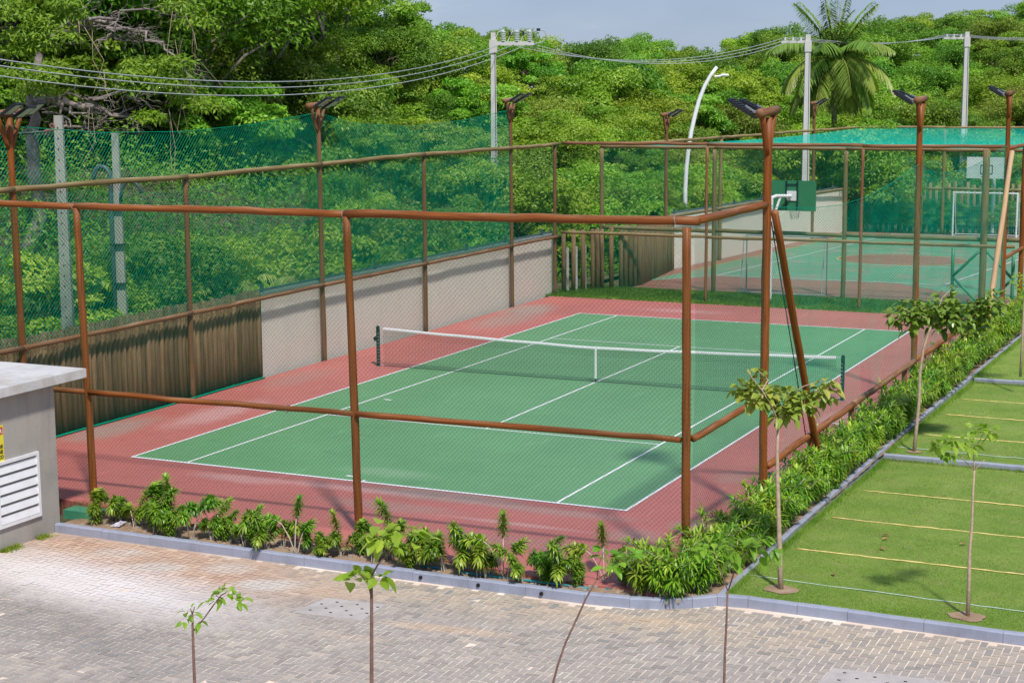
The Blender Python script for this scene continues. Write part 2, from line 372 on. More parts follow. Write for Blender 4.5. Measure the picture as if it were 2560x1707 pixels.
c = ramp(nt, noise(nt, .9, 7, .7, g), [(.3, (.56, .44, .35)), (.5, (.74, .60, .49)), (.7, (.86, .81, .72))])
c = mixc(nt, mth(nt, 'MULTIPLY', blob(nt, 4.6, -5.6, 3.2, .8, -.12, .9, .35, 1.3, 3.), .75), c, (.2, .11, .075))
lk(nt, c, b.inputs['Base Color']); b.inputs['Roughness'].default_value = .95; M_JOINT = m
sheet('pavement', [(-12, -22), (34, -22), (34, -4.0), (14.0, -4.0), (13.2, -4.6), (-12, -4.7)], -.1535, M_JOINT)
mb = MB(); bw = .11; V = []; T = []
def kerb_y(x): return -4.9 if x < 12.6 else (-4.86+(x-12.6)*.46 if x < 14.1 else -4.16)
for i in range(-10, 240):
    for j in range(-137, -34):
        s = (i-j) % 4
        if s not in (0, 3): continue
        lx, ly = (2, 1) if s == 0 else (1, 2)
        x0, y0 = i*bw+.013*math.sin(j*.21), j*bw+.017*math.sin(i*.17+1)
        x1, y1 = x0+lx*bw, y0+ly*bw
        if y1 > kerb_y(x0)+.05 or y1 > kerb_y(x1)+.05: continue
        if x0 < 2.1 and y1 > -9: continue
        uu, vv, d = to_px(((x0+x1)/2, (y0+y1)/2, -.15))
        if not (-160 < uu < 2720 and vv < 1900): continue
        gx = rnd.uniform(.0045, .0085); z = -.15+rnd.gauss(0, .0012); tx, ty = rnd.gauss(0, .004), rnd.gauss(0, .004)
        mx, my = (x0+x1)/2, (y0+y1)/2; a = rnd.gauss(0, .012)
        for (px, py) in ((x0+gx, y0+gx), (x1-gx, y0+gx), (x1-gx, y1-gx), (x0+gx, y1-gx)):
            dx, dy = px-mx, py-my; V.append((mx+dx-a*dy, my+dy+a*dx, z+tx*dx+ty*dy))
        T.append(min(1, max(0, rnd.gauss(.38, .16)+(rnd.random() < .12)*.3)))
V = np.array(V); F = np.arange(len(V)).reshape(-1, 4)
mb.raw(V, F, np.array(T)); tag(mb.build('paving_blocks', M_PAVE), kind='structure')
# ---- kerbs
def kerb(name, path, wd, z0, z1, joint=1.0, closed=False):
    """strip kerb with a chamfered top and open joints"""
    mb = MB(); P = [Vector((x, y, 0)) for x, y in path]
    nr = []
    for i, p in enumerate(P):
        t = (P[min(i+1, len(P)-1)]-P[max(i-1, 0)]).normalized(); nr.append(Vector((-t.y, t.x, 0)))
    def ring(p, n, s): # outer is path side, inner towards n
        ch = .018
        q = [(0, z0), (0, z1-ch), (ch, z1), (wd-ch, z1), (wd, z1-ch), (wd, z0)]
        return [tuple(p+n*a+Vector((0, 0, b+s))) for a, b in q]
    for i in range(len(P)-1):
        L = (P[i+1]-P[i]).length; k = max(1, round(L/joint))
        for j in range(k):
            g = .0025/L; t0, t1 = j/k+g, (j+1)/k-g; s = rnd.gauss(0, .0025); o = rnd.gauss(0, .003)
            sub = 4; rr = []
            for e in range(sub+1):
                t = t0+(t1-t0)*e/sub; p = P[i].lerp(P[i+1], t); n = nr[i].lerp(nr[i+1], t).normalized()
                rr += ring(p+n*(o+rnd.gauss(0, .0015)), n, s+rnd.gauss(0, .0015))
            f = [(6*e+a, 6*e+a+1, 6*e+a+7, 6*e+a+6) for e in range(sub) for a in range(5)]
            f += [(5, 4, 3, 2, 1, 0), tuple(6*sub+q for q in range(6))]
            mb.add(rr, f)
    return tag(mb.build(name, M_KERB), kind='structure')
kerb('kerb', [(2.13, -4.88), (8.3, -4.885), (12.2, -4.86), (12.9, -4.78), (13.4, -4.62), (13.75, -4.4), (14.05, -4.14), (14.5, -4.06), (16, -4.07), (18.2, -4.13), (26, -4.25)], .13, -.2, .005)
kerb('side_kerb', [(14.1, -4.0), (14.08, -2), (14.04, 2), (14.02, 6.5), (14.06, 12), (14.14, 17.5), (14.22, 24.5), (14.3, 42)], .1, -.2, 0, .6)
kerb('cross_kerb', [(14.12, 6.46), (26, 6.4)], .12, -.2, .0)
kerb('rear_cross_kerb', [(14.22, 16.3), (26, 16.2)], .12, -.2, .0)
# ---- weep holes: dark pipe ends in the kerb face
M_HOLE = plain('dark_hole', (.01, .01, .01), .9)
for i, x in enumerate((9.42, 10.43, 11.5)):
    t = MB(); t.tube([(x, -4.9, -.075), (x, -4.87, -.075)], .024, 12, True); t.tube([(x, -4.894, -.075), (x, -4.87, -.075)], .03, 12, True)
    o = t.build('drain_hole', [M_HOLE]); tag(o, ['small black drain hole in the front kerb, leftmost of three', 'small black drain hole in the front kerb, middle of three', 'small black drain hole in the front kerb, rightmost of three'][i], 'drain hole', 'drain holes in the kerb')
# ---- lawn
m, nt, b = mat('turf'); g = nt.nodes.new('ShaderNodeNewGeometry').outputs['Position']
c = ramp(nt, noise(nt, .9, 8, .7, g), [(.3, (.15, .28, .025)), (.5, (.24, .37, .05)), (.72, (.36, .45, .1))])
c = mixc(nt, mth(nt, 'MULTIPLY', ramp(nt, noise(nt, 1.6, 7, .7, mapping(nt, g, loc=(11, 4, 0))), [(.52, (0, 0, 0)), (.66, (1, 1, 1))]), .5), c, (.36, .34, .12))
c = mixc(nt, mth(nt, 'MULTIPLY', ramp(nt, noise(nt, 28, 6, .75, g), [(.35, (1, 1, 1)), (.6, (0, 0, 0))]), .55), c, (.06, .12, .015))
c = mixc(nt, mth(nt, 'MULTIPLY', ramp(nt, noise(nt, 55, 4, .7, mapping(nt, g, loc=(5, 2, 0))), [(.5, (0, 0, 0)), (.7, (1, 1, 1))]), .5), c, (.36, .38, .1))
lk(nt, c, b.inputs['Base Color']); b.inputs['Roughness'].default_value = .9; bump(nt, b, noise(nt, 50, 5, .75, g), 1.0, .03)
M_TURF = m
def lawn_z(X, Y): 
    Z = np.where(Y < 6.5, -.01-.1*np.clip((Y+4)/10.4, 0, 1), np.where(Y < 16.3, -.015-.09*np.clip((Y-6.5)/9.8, 0, 1), -.02-.004*(Y-16.3)))
    return Z
grid('lawn', 14.1, 27, -4.05, 6.44, 60, 60, lambda X, Y: lawn_z(X, Y)+.008*vnoise(X, Y, .5, 5), M_TURF)
grid('middle_lawn', 14.1, 27, 6.55, 16.26, 60, 60, lambda X, Y: lawn_z(X, Y)+.008*vnoise(X, Y, .5, 5), M_TURF)
grid('rear_lawn', 14.2, 30, 16.4, 60, 60, 120, lambda X, Y: lawn_z(X, Y)+.01*vnoise(X, Y, .5, 5), M_TURF)
def blades(name, n, fx, hmin, hmax, wdt, mm):
    P = fx(n); n = len(P); h = rng.uniform(hmin, hmax, n); a = rng.uniform(0, 2*np.pi, n); l = rng.normal(0, .5, (n, 2))*h[:, None]
    w_ = wdt*rng.uniform(.7, 1.3, n); dx = np.cos(a)*w_; dy = np.sin(a)*w_
    V = np.stack([P+np.stack([-dx, -dy, 0*dx], 1), P+np.stack([dx, dy, 0*dx], 1), P+np.stack([l[:, 0], l[:, 1], h], 1)], 1).reshape(-1, 3)
    mb = MB(); mb.raw(V, np.arange(3*n).reshape(-1, 3), np.clip(rng.normal(.5, .25, n)+.3*vnoise(P[:, 0], P[:, 1], .8, 4), 0, 1))
    return tag(mb.build(name, mm), kind='stuff')
L_GRASS = leaf('grass_blade', [(.12, .24, .02), (.24, .39, .045), (.42, .5, .12)], .5, .35, .1, .3)
SPOTS = [(14.81, -3.4, .26), (17.62, -3.59, .26), (14.63, 7.0, .16)]
def lawnpts(n):
    x = rng.uniform(14.15, 19.3, n*2); y = -4.0+(rng.uniform(0, 1, n*2)**1.5)*24
    k = np.ones(len(x), bool)
    for (a, b_, r) in SPOTS: k &= np.hypot(x-a, y-b_) > r
    k &= np.abs(y-6.5) > .1; k &= np.abs(y-16.3) > .1
    for yy in (-1.06, 1.22, 3.5, 8.9, 11.4, 13.6): k &= (np.abs(y-yy) > .028) | (x < 14.3)
    k &= y > -3.9
    x, y = x[k][:n], y[k][:n]; return np.stack([x, y, lawn_z(x, y)], 1)
gr = blades('grass', 170000, lawnpts, .012, .03, .0032, L_GRASS); tag(gr, 'short mown green turf of the parking lawn', 'grass')
def edgepts(n):
    y = rng.uniform(-3.9, 30, n); x = 14.13+np.abs(rng.normal(0, .07, n)); k = np.abs(y-6.5) > .1; x, y = x[k], y[k]; return np.stack([x+np.clip(y-12, 0, 30)*.009, y, lawn_z(x, y)], 1)
g2 = blades('edge_grass', 16000, edgepts, .04, .1, .004, L_GRASS); tag(g2, 'longer tufts of grass overhanging the side kerb', 'grass')
def crosspts(n):
    x = rng.uniform(14.2, 20, n); s = rng.integers(0, 2, n); y = np.where(s == 0, 6.44-np.abs(rng.normal(0, .05, n)), 16.2-np.abs(rng.normal(0, .05, n))); return np.stack([x, y, lawn_z(x, y)], 1)
g3 = blades('kerb_foot_grass', 6000, crosspts, .03, .08, .004, L_GRASS); tag(g3, 'grass tufts along the foot of the cross kerbs', 'grass')
M_YEL = plain('yellow_cord', (.78, .6, .24), .7, 12, .2); M_PALEBL = plain('pale_cord', (.45, .55, .5), .7, 12, .2)
yl = {-1.06: 'nearest the front kerb', 1.22: 'second from the front kerb', 3.5: 'third from the front kerb', 8.9: 'first behind the cross kerb, half grown over', 11.4: 'second behind the cross kerb', 13.6: 'third behind the cross kerb, far back'}
for y, s in yl.items():
    mb = MB(); k = 60; x0, x1 = 14.36+.05*rnd.random(), 22
    pts = [(x0+(x1-x0)*i/k, y+.008*math.sin(i*.9)+rnd.gauss(0, .004), float(lawn_z(0, y))+(.012 if y != 8.9 else .004)+rnd.gauss(0, .002)) for i in range(k+1)]
    mb.tube(pts, [.011+rnd.uniform(-.004, .004) for _ in pts], 6); tag(mb.build('bay_line', M_YEL, None, True), 'yellow parking bay line across the lawn, '+s, 'parking line', 'yellow bay lines on the lawn')
for y, s in ((-2.88, 'thin pale cord line across the front lawn near the young trees'), (7.3, 'thin pale cord line just behind the first cross kerb')):
    mb = MB(); mb.tube([(14.15+i*.25, y-.035*i*.25+rnd.gauss(0, .003), float(lawn_z(0, y))+.014+rnd.gauss(0, .003)) for i in range(34)], .009, 5); tag(mb.build('ground_cord', M_PALEBL, None, True), s, 'cord')
# bare soil round the young trees
for (x, y, r) in SPOTS:
    X = []; mb = MB(); z = float(lawn_z(x, y)); ring = [(x+math.cos(a)*r*(1+.12*math.sin(3*a+x)+.06*math.sin(7*a)), y+math.sin(a)*r*(.85+.1*math.sin(4*a)), z+.012) for a in [i*math.pi/12 for i in range(24)]]
    inner = [(x+(p[0]-x)*.5, y+(p[1]-y)*.5, z+.012) for p in ring]
    mb.add(ring+inner+[(x, y, z+.02)], [(i, (i+1) % 24, 24+(i+1) % 24, 24+i) for i in range(24)]+[(24+i, 24+(i+1) % 24, 48) for i in range(24)])
    tag(mb.build('bare_soil', M_SOIL, None, True), kind='structure')
# inspection covers
def cover(name, pts, label, holes):
    mb = MB(); z = -.142; n = len(pts); mb.add([(x, y, z) for x, y in pts]+[(x, y, -.2) for x, y in pts], [tuple(range(n))]+[(i, i+n, (i+1) % n+n, (i+1) % n) for i in range(n)])
    for (x, y) in holes: mb.box(x-.022, x+.022, y-.016, y+.016, z, z+.003, mi=1)
    root = mb.build(name, [M_HATCH, M_HOLE]); tag(root, label, 'cover')
    return root
cv = [(8.42, -7.02), (9.55, -6.92), (9.5, -6.12), (8.5, -6.2)]
cover('inspection_cover', cv, 'square concrete inspection cover set in the grey block paving', [(8.6+.17*i, -6.82+.01*i+.16*j) for i in range(6) for j in range(4) if (i+j) % 2 == 0])
cv = [(16.25, -7.3), (18.6, -7.3), (18.6, -5.98), (17.6, -6.0), (16.3, -6.1)]
cover('concrete_slab_cover', cv, 'pale concrete slab cover cut off by the bottom edge of the picture', [(16.5+.2*i, -6.22-.15*j) for i in range(6) for j in range(4) if (i+j) % 2 == 0])
# hose in the bed
mb = MB(); hp = [(9.15, -4.50), (9.5, -4.47), (10.0, -4.5), (10.6, -4.47), (11.2, -4.5), (11.75, -4.49), (12.1, -4.46)]
mb.tube([(x, y, -.03+.012*math.sin(i*1.7)) for i, (x, y) in enumerate(hp)], .018, 8); o = mb.build('water_pipe', M_BLUEPIPE, None, True); tag(o, 'long turquoise plastic pipe lying in the planting bed', 'pipe')
mb = MB(); mb.tube([(12.35, -4.4, -.03), (12.6, -4.4, -.028), (12.95, -4.38, -.03)], .018, 8); tag(mb.build('water_pipe', M_BLUEPIPE, None, True), 'short turquoise pipe end beside the corner hedge', 'pipe')
# green junction box by the building
mb = MB(); mb.box(1.75, 2.45, -4.2, -3.85, -.1, .06); tag(mb.build('junction_box', M_GREENBOX), 'low green fibreglass box beside the utility building corner', 'box')
# litter
mb = MB(); P = rng.normal(0, 1, (26, 3))*np.array([.08, .06, .03])+np.array([3.18, -4.42, .0]); 
for i in range(24): mb.add([tuple(P[i]), tuple(P[i+1]), tuple(P[(i+2) % 26]), tuple((P[i]+P[(i+2) % 26])/2+np.array([0, 0, .02]))], [(0, 1, 2), (0, 2, 3), (0, 1, 3)])
tag(mb.build('plastic_bag', M_BAG), 'crumpled white plastic bag among the front plants', 'litter')
M_DRY = plain('dry_leaf', (.32, .17, .07), .8, 20, .3)
for i, (x, y, l) in enumerate([(15.55, .35, 'brown fallen leaf on the lawn, upper of a close pair'), (15.6, .1, 'brown fallen leaf on the lawn, lower of a close pair'), (15.7, -.55, 'pale fallen leaf on the lawn above the first yellow line'), (16.85, .28, 'tan fallen leaf on the lawn far from the others'), (15.35, -2.35, 'small curled fallen leaf near the pale cord')]):
    mb = MB(); a = i*1.3; s = .075; ca, sa = math.cos(a), math.sin(a); z = float(lawn_z(x, y))+.03
    loc = [(-1, 0, 0), (-.3, .42, .02), (.4, .36, .025), (1, 0, .01), (.4, -.36, .028), (-.3, -.42, .02), (0, 0, .005)]
    mb.add([(x+s*(p*ca-q*sa), y+s*(p*sa+q*ca), z+r) for p, q, r in loc], [(0, 1, 6), (1, 2, 6), (2, 3, 6), (3, 4, 6), (4, 5, 6), (5, 0, 6)]); tag(mb.build('fallen_leaf', M_DRY), l, 'leaf', 'fallen leaves on the lawn')
def pebpts(mbx):
    for i in range(420):
        x = rnd.uniform(2.3, 13.6); y = rnd.uniform(-4.74, -4.05); s = rnd.choice([.006, .01, .015, .028]); mbx.box(x-s, x+s, y-s*.8, y+s*.8, -.06, -.03+s, rnd.random(), M=None)
mb = MB(); pebpts(mb); tag(mb.build('pebbles', concrete('pebble_stone', (.4, .34, .28), .6, 5)), 'scattered pebbles and clods on the sandy planting bed', 'pebbles', kind='stuff')
def weeds(n):
    x = 2.13+np.abs(rng.normal(0, .07, n)); y = rng.uniform(-8.0, -4.9, n); k = vnoise(x, y, .22, 9) > .05; return np.stack([x[k], y[k], -.155+0*x[k]], 1)
g4 = blades('weeds', 5200, weeds, .02, .09, .006, L_OLIVE); tag(g4, 'weeds growing along the foot of the building wall', 'weeds')
def drygrass(n):
    x = rng.uniform(1.5, 3.3, n); y = rng.uniform(-4.1, -3.5, n); return np.stack([x, y, -.02+0*x], 1)
g5 = blades('dry_grass', 1800, drygrass, .05, .16, .004, leaf('straw', [(.2, .1, .05), (.3, .17, .09), (.36, .27, .12)], .7, .3)); tag(g5, 'dry reddish grass tuft beside the green box', 'grass')

# ------------------------------------------------------------------ COURTS
def court_mat(name, base, dirt, spots, rough=.55, worn=None):
    m, nt, b = mat(name); g = nt.nodes.new('ShaderNodeNewGeometry').outputs['Position']
    n = noise(nt, .35, 8, .6, g)
    c = ramp(nt, n, [(.3, tuple(x*.9 for x in base)), (.5, base), (.72, tuple(min(1, x*1.12) for x in base))])
    c = mixc(nt, mth(nt, 'MULTIPLY', ramp(nt, noise(nt, 2.5, 7, .75, g), [(.5, (0, 0, 0)), (.8, (1, 1, 1))]), .22), c, dirt)
    for (x, y, rx, ry, k, col, sd) in spots:
        c = mixc(nt, mth(nt, 'MULTIPLY', blob(nt, x, y, rx, ry, 0, .9, .6, 2.4, sd), k), c, col)
    vs = nt.nodes.new('ShaderNodeTexVoronoi'); vs.inputs['Scale'].default_value = 1.1; lk(nt, mapping(nt, g, scale=(1, 1, 0)), vs.inputs['Vector'])
    c = mixc(nt, mth(nt, 'MULTIPLY', ramp(nt, vs.outputs['Distance'], [(.025, (1, 1, 1)), (.05, (0, 0, 0))]), .35), c, dirt)
    st = noise(nt, 1, 6, .7, mapping(nt, g, scale=(3.5, .6, 1), rot=(0, 0, .5)), .5)
    c = mixc(nt, mth(nt, 'MULTIPLY', ramp(nt, st, [(.6, (0, 0, 0)), (.68, (1, 1, 1))]), .3), c, tuple(min(1, x*1.5+.06) for x in base))
    st = noise(nt, 1, 6, .7, mapping(nt, g, scale=(.9, 2.5, 1), loc=(7, 3, 0), rot=(0, 0, -.4)), .5)
    c = mixc(nt, mth(nt, 'MULTIPLY', ramp(nt, st, [(.58, (0, 0, 0)), (.7, (1, 1, 1))]), .28), c, tuple(x*.6 for x in base))
    if worn: c = mixc(nt, mth(nt, 'MULTIPLY', ramp(nt, noise(nt, .8, 6, .65, mapping(nt, g, scale=(1, .7, 1))), [(.5, (0, 0, 0)), (.58, (1, 1, 1))]), .7), c, worn)
    lk(nt, c, b.inputs['Base Color']); b.inputs['Roughness'].default_value = rough; bump(nt, b, noise(nt, 120, 3, .7, g), .25, .003)
    return m
dg = (.33, .27, .23); lt = (.6, .42, .4)
M_REDC = court_mat('red_acrylic', (.46, .14, .12), (.32, .13, .12), [(7.4, -.35, 1.5, .32, .7, dg, 1), (5.3, -.5, 1.5, .2, .35, lt, 2), (3.1, -.7, .9, .25, .4, lt, 3), (9.8, -.55, 1.3, .22, .5, dg, 4), (6.9, -1.4, 1.2, .3, .4, dg, 5),
    (-2.2, 2.1, .5, 1.3, .7, dg, 6), (-1.1, 4.5, .5, 1.6, .45, lt, 7), (-2.0, 24.0, .8, 1.2, .8, dg, 8), (-1.6, 21.5, .7, 2.0, .6, dg, 9), (11.7, -1.5, .5, .4, .45, dg, 10), (12.4, -.5, .35, .35, .5, dg, 11), (11.9, 3.2, .3, .5, .3, dg, 12), (-1.9, 9.5, .5, 1.5, .3, dg, 13), (12.3, 9.9, .3, .9, .35, lt, 14), (3, 25.6, 1.5, .4, .3, lt, 15), (9.5, -1.6, 1.2, .1, .4, lt, 17), (10.2, -2.6, 1.5, .3, .25, dg, 18)])
M_GRNC = court_mat('green_acrylic', (.12, .29, .125), (.2, .33, .18), [(5.6, .9, .9, .3, .35, (.3, .42, .28), 4)], .5)
M_LINE = plain('line_paint', (.78, .78, .8), .6, 9, .08, coord='Object')
sheet('tennis_court_surround', [(-2.76, -3.2), (1.1, -3.4), (2.6, -3.7), (4.1, -3.87), (9.1, -4.07), (11.1, -4.3), (13.42, -4.45), (13.42, 27.62), (-2.76, 27.62)], 0, M_REDC, skirt=.3)
sheet('tennis_court', [(0, 0), (10.97, 0), (10.97, 23.77), (0, 23.77)], .004, M_GRNC)
mb = MB()
def ln(x0, y0, x1, y1, z=.008):
    mb.add([(x0, y0, z), (x1, y0, z), (x1, y1, z), (x0, y1, z)], [(0, 1, 2, 3)])
w_ = .055
ln(-.02, -.02, 10.99, w_+.01); ln(-.02, 23.72, 10.99, 23.79)
for x in (-.02, 10.97-w_+.02): ln(x, w_+.01, x+w_, 23.72)
for x in (1.345, 9.575): ln(x, w_+.01, x+w_-.005, 23.72)
for y in (5.46, 18.26): ln(1.395, y, 9.575, y+w_-.005)
ln(5.46, 5.51, 5.51, 18.26); ln(5.46, w_+.01, 5.51, .16); ln(5.46, 23.6, 5.51, 23.72)
tag(mb.build('court_lines', M_LINE), kind='structure')
for (x, y, a) in ((1.75, 7.65, .3), (5.05, .33, 1.2), (12.45, 9.1, .2)):
    mb = MB(); mb.add([(x-.1, y-.03, .0095), (x+.11, y-.05, .0095), (x+.13, y+.02, .0095), (x-.08, y+.05, .0095)], [(0, 1, 2, 3)]); tag(mb.build('paint_patch', M_LINE), kind='structure')
# ---- tennis net
net = empty('tennis_net', (5.485, 11.885, 0)); tag(net, 'tennis net with white top band strung across the green court', 'tennis net')
NX, NY = 5.485, 11.885
def ztop(x): t = abs(x)/6.3; return .914+.15*t**1.3
t = MB(); k = 280; L = 6.23
for i in range(k+1):
    x = -L+2*L*i/k; t.tube([(x, 0, .02+.012*math.sin(x*1.2)), (x, .01*math.sin(x), ztop(x)-.03)], .0023, 3, False)
for j in range(21):
    pts = [(x, .01*math.sin(x*2), .03+(ztop(x)-.06)*j/20) for x in np.linspace(-L, L, 29)]; t.tube(pts, .0023 if j else .008, 3, False)
for j in range(4): t.tube([(x, .006, (ztop(x)-.05)-.02-.045*j-.02) for x in np.linspace(-L, L, 29)], .0023, 3, False)
t.build('net_mesh', M_NET, net)
t = MB(); xs = np.linspace(-L, L, 41); n = len(xs); vs = []
for x in xs:
    zt = ztop(x)+.012+.004*math.sin(x*3); vs += [(x, -.008, zt-.065), (x, -.012, zt-.03), (x, 0, zt), (x, .012, zt-.03), (x, .008, zt-.065)]
t.add(vs, [(5*i+a, 5*i+a+1, 5*i+a+6, 5*i+a+5) for i in range(n-1) for a in range(4)]); t.build('top_band', M_WHITEBAND, net)
t = MB(); t.box(-.026, .026, -.014, .014, .1, .915); t.build('centre_strap', M_WHITEBAND, net)
t = MB(); t.box(-.014, .014, -.018, .018, 0, .1); t.build('strap_anchor', M_BLACK, net)
for sx in (-1, 1):
    x = sx*6.399; t = MB(); t.box(x-.038, x+.038, -.038, .038, 0, 1.085); p = t.build('net_post', M_DKGREEN, net)
    t = MB(); t.tube([(x, -.035, 1.085), (x, .035, 1.085)], .03, 10); t.build('pulley', M_DKGREEN, p)
    t = MB(); t.box(x-.06, x+.06, -.06, .06, 0, .012); t.build('foot_plate', M_STEEL, p)
    if sx < 0:
        t = MB(); t.tube([(x-.07, -.03, .76), (x-.07, .04, .76)], .06, 14); t.tube([(x-.03, 0, .76), (x-.13, 0, .74)], .012, 6); t.tube([(x-.13, 0, .74), (x-.1, 0, .66)], .01, 6); t.build('winch', M_DKGREEN, p)
    t = MB(); pts = []
    for i in range(41): a = i*.5*math.pi; pts.append((x-sx*(.05 if i % 2 else -.0)-sx*.0, .042 if i % 4 < 2 else -.042, .06+.022*i))
    t.tube(pts, .004, 4); t.tube([(x-sx*.04, 0, 1.05), (NX-NX+sx*L, 0, ztop(L)-.01)], .004, 4); t.tube([(x-sx*.05, 0, .05), (sx*L, 0, .05)], .004, 4)
    t.build('lacing', M_WHITEBAND, net)
for ch in net.children: pass
# ---- grass strip behind the court
grid('grass_strip', -3.3, 13.45, 27.6, 31.2, 60, 20, lambda X, Y: .0+.03*vnoise(X, Y, .5, 6)+.0, M_TURF)
def strippts(n):
    x = rng.uniform(-3, 13.4, n); y = rng.uniform(27.55, 30.9, n); return np.stack([x, y, .0*x+.0], 1)
L_GRASSD = leaf('lush_grass', [(.05, .14, .015), (.09, .22, .02), (.16, .3, .04)], .5, .35, .1, .3)
tag(blades('strip_grass', 42000, strippts, .05, .13, .008, L_GRASSD), 'lush green grass strip between the two courts', 'grass')
# ---- multi sport court behind
M_RED2 = court_mat('faded_red_acrylic', (.34, .145, .105), (.3, .2, .15), [], .6)
M_GRN2 = court_mat('faded_green_acrylic', (.15, .33, .19), (.3, .3, .2), [], .6, worn=(.33, .27, .2))
sheet('ball_court_surround', [(-.9, 30.9), (13.6, 30.7), (18, 57.6), (.45, 57.4), (-1.62, 37.6), (-1.2, 32.2)], .006, M_RED2)
sheet('ball_court', [(-1.3, 33.2), (-.2, 34.7), (.85, 35.85), (8.0, 36.0), (9.2, 34.9), (10.6, 33.4), (13.9, 33.1), (17.6, 57), (1.3, 56.6), (-.7, 37.6)], .010, M_GRN2)
M_YL = plain('yellow_line_paint', (.55, .45, .12), .6)
circ = [(6.25+2.75*math.cos(a), 44.6+2.15*math.sin(a)) for a in [i*math.pi/24 for i in range(48)]]
mb = MB(); o_ = [(6.25+2.85*math.cos(a), 44.6+2.25*math.sin(a), .014) for a in [i*math.pi/24 for i in range(48)]]
mb.add(o_, [tuple(range(48))]); tag(mb.build('centre_circle_edge', M_YL), kind='structure')
sheet('centre_circle', circ, .018, M_RED2)
mb = MB()
def seg(a, b, wd, z):
    a = Vector((*a, z)); b = Vector((*b, z)); n = (b-a).normalized().cross(Vector((0, 0, 1)))*wd/2
    mb.add([tuple(a-n), tuple(b-n), tuple(b+n), tuple(a+n)], [(0, 1, 2, 3)])
seg((.78, 36), (9.65, 36.1), .08, .022); seg((9.65, 36.1), (12.0, 57), .07, .026); seg((.78, 36), (3.2, 57), .07, .026)
seg((1.5, 42.1), (10.3, 42.2), .07, .022); seg((2.1, 47.4), (10.9, 47.5), .07, .022); seg((3.2, 56.9), (12, 57), .08, .022)
seg((-1.3, 33.2), (-.2, 34.7), .05, .022); seg((-.2, 34.7), (.85, 35.85), .05, .03)
tag(mb.build('ball_court_lines', M_LINE), kind='structure')
mb = MB(); seg((-.7, 37.6), (1.3, 56.6), .07, .02); tag(mb.build('ball_court_border', M_YL), kind='structure')
# goals
def goal(name, xa, xb, y, h, depth, label, sag):
    r = empty(name, ((xa+xb)/2, y, 0)); tag(r, label, 'goal'); c = (xb-xa)/2; gm = M_WHITE if y > 40 else M_CABLE
    for s in (-1, 1): t = MB(); t.tube([(s*c, 0, 0), (s*c, 0, h)], .03 if y < 40 else .045, 10); t.build('post', gm, r)
    t = MB(); t.tube([(-c-.04, 0, h), (c+.04, 0, h)], .03 if y < 40 else .045, 10); t.build('crossbar', gm, r)
    t = MB(); t.tube([(-c, 0, .03), (-c, -depth, .03), (c, -depth, .03), (c, 0, .03)], .025, 8)
    for s in (-1, 1): t.tube([(s*c, 0, h), (s*c, -depth*.45, h-.03), (s*c, -depth, .03)], .02, 6)
    t.build('back_frame', gm, r); t = MB()
    for i in range(26): x = -c+2*c*i/25; t.tube([(x, -.02, h-.02), (x, -depth*.5, h-.25-sag), (x, -depth, .03)], .0018, 3, False)
    for j in range(12): q = j/11; t.tube([(x, -depth*q, h*(1-q)**.8) for x in (-c, c)], .0018, 3, False)
    t.build('goal_net', M_WHITEBAND, r); return r
goal('football_goal', 3.24, 6.25, 31.9, 2.05, .75, 'thin pale grey goal at the near end of the back court, seen from behind', .1)
goal('football_goal', 6.04, 9.1, 56.9, 2.15, -.9, 'white goal frame at the far end of the back court', .1)
# hoops
def hoop(px, py, bx, by, bz, wd, hg, sgn, label, bcol, back):
    r = empty('basketball_hoop', (px, py, 0)); tag(r, label, 'basketball hoop')
    dx, dy = bx-px, by-py
    t = MB(); t.tube([(0, 0, 0), (0, 0, 2.6), (0, .02, bz-.05)], .085, 12); t.build('pole', M_WHITE, r)
    t = MB(); t.tube([(0, 0, bz-.05), (dx*.25, dy*.25, bz+.02), (dx, dy-sgn*.1, bz)], .06, 10); t.tube([(0, 0, bz-1.0), (dx*.45, dy*.45, bz-.02)], .045, 8); t.build('arm', M_WHITE, r)
    t = MB(); t.box(dx-wd/2, dx+wd/2, dy-.02, dy+.02, bz-hg*.5, bz+hg*.5); bb = t.build('backboard', bcol, r)
    t = MB(); q = dy-sgn*.026; f = dy+sgn*.024
    if back:
        t.box(dx-.17, dx+.17, q-.03, q+.03, bz-.17, bz+.17); t.build('mounting_plate', M_WHITE, bb)
        t = MB()
        for s in (-.2, .2): t.box(dx+s-.03, dx+s+.03, q-.02, q+.02, bz-hg*.49, bz+hg*.49)
        t.box(dx-.2, dx+.2, q-.02, q+.02, bz+.36, bz+.42); t.build('rear_ribs', M_DKGREEN, bb)
    t = MB()
    for (a, b_, c_, d) in ((-.3, .3, .2, .24), (-.3, .3, -.22, -.18), (-.3, -.26, -.18, .2), (.26, .3, -.18, .2)): t.box(dx+a, dx+b_, min(f, f+sgn*.006), max(f, f+sgn*.006), bz+c_-.1, bz+d-.1)
    t.build('target_square', M_BLACK if not back else M_WHITE, bb)
    t = MB(); ring = [(dx+.225*math.cos(a), dy+sgn*.38+.225*math.sin(a), bz-.42) for a in [i*math.pi/8 for i in range(17)]]; t.tube(ring, .012, 6); t.tube([(dx, dy, bz-.42), (dx, dy+sgn*.16, bz-.42)], .02, 6); rg = t.build('rim', M_RUST, bb)
    t = MB()
    for i in range(12): a = i*math.pi/6; t.tube([(dx+.22*math.cos(a), dy+sgn*.38+.22*math.sin(a), bz-.43), (dx+.12*math.cos(a+.3), dy+sgn*.38+.12*math.sin(a+.3), bz-.85)], .005, 3)
    t.build('hoop_net', M_NET if back else M_WHITEBAND, rg) if False else t.build('hoop_net', M_NET if back else M_WHITEBAND, bb)
    return r
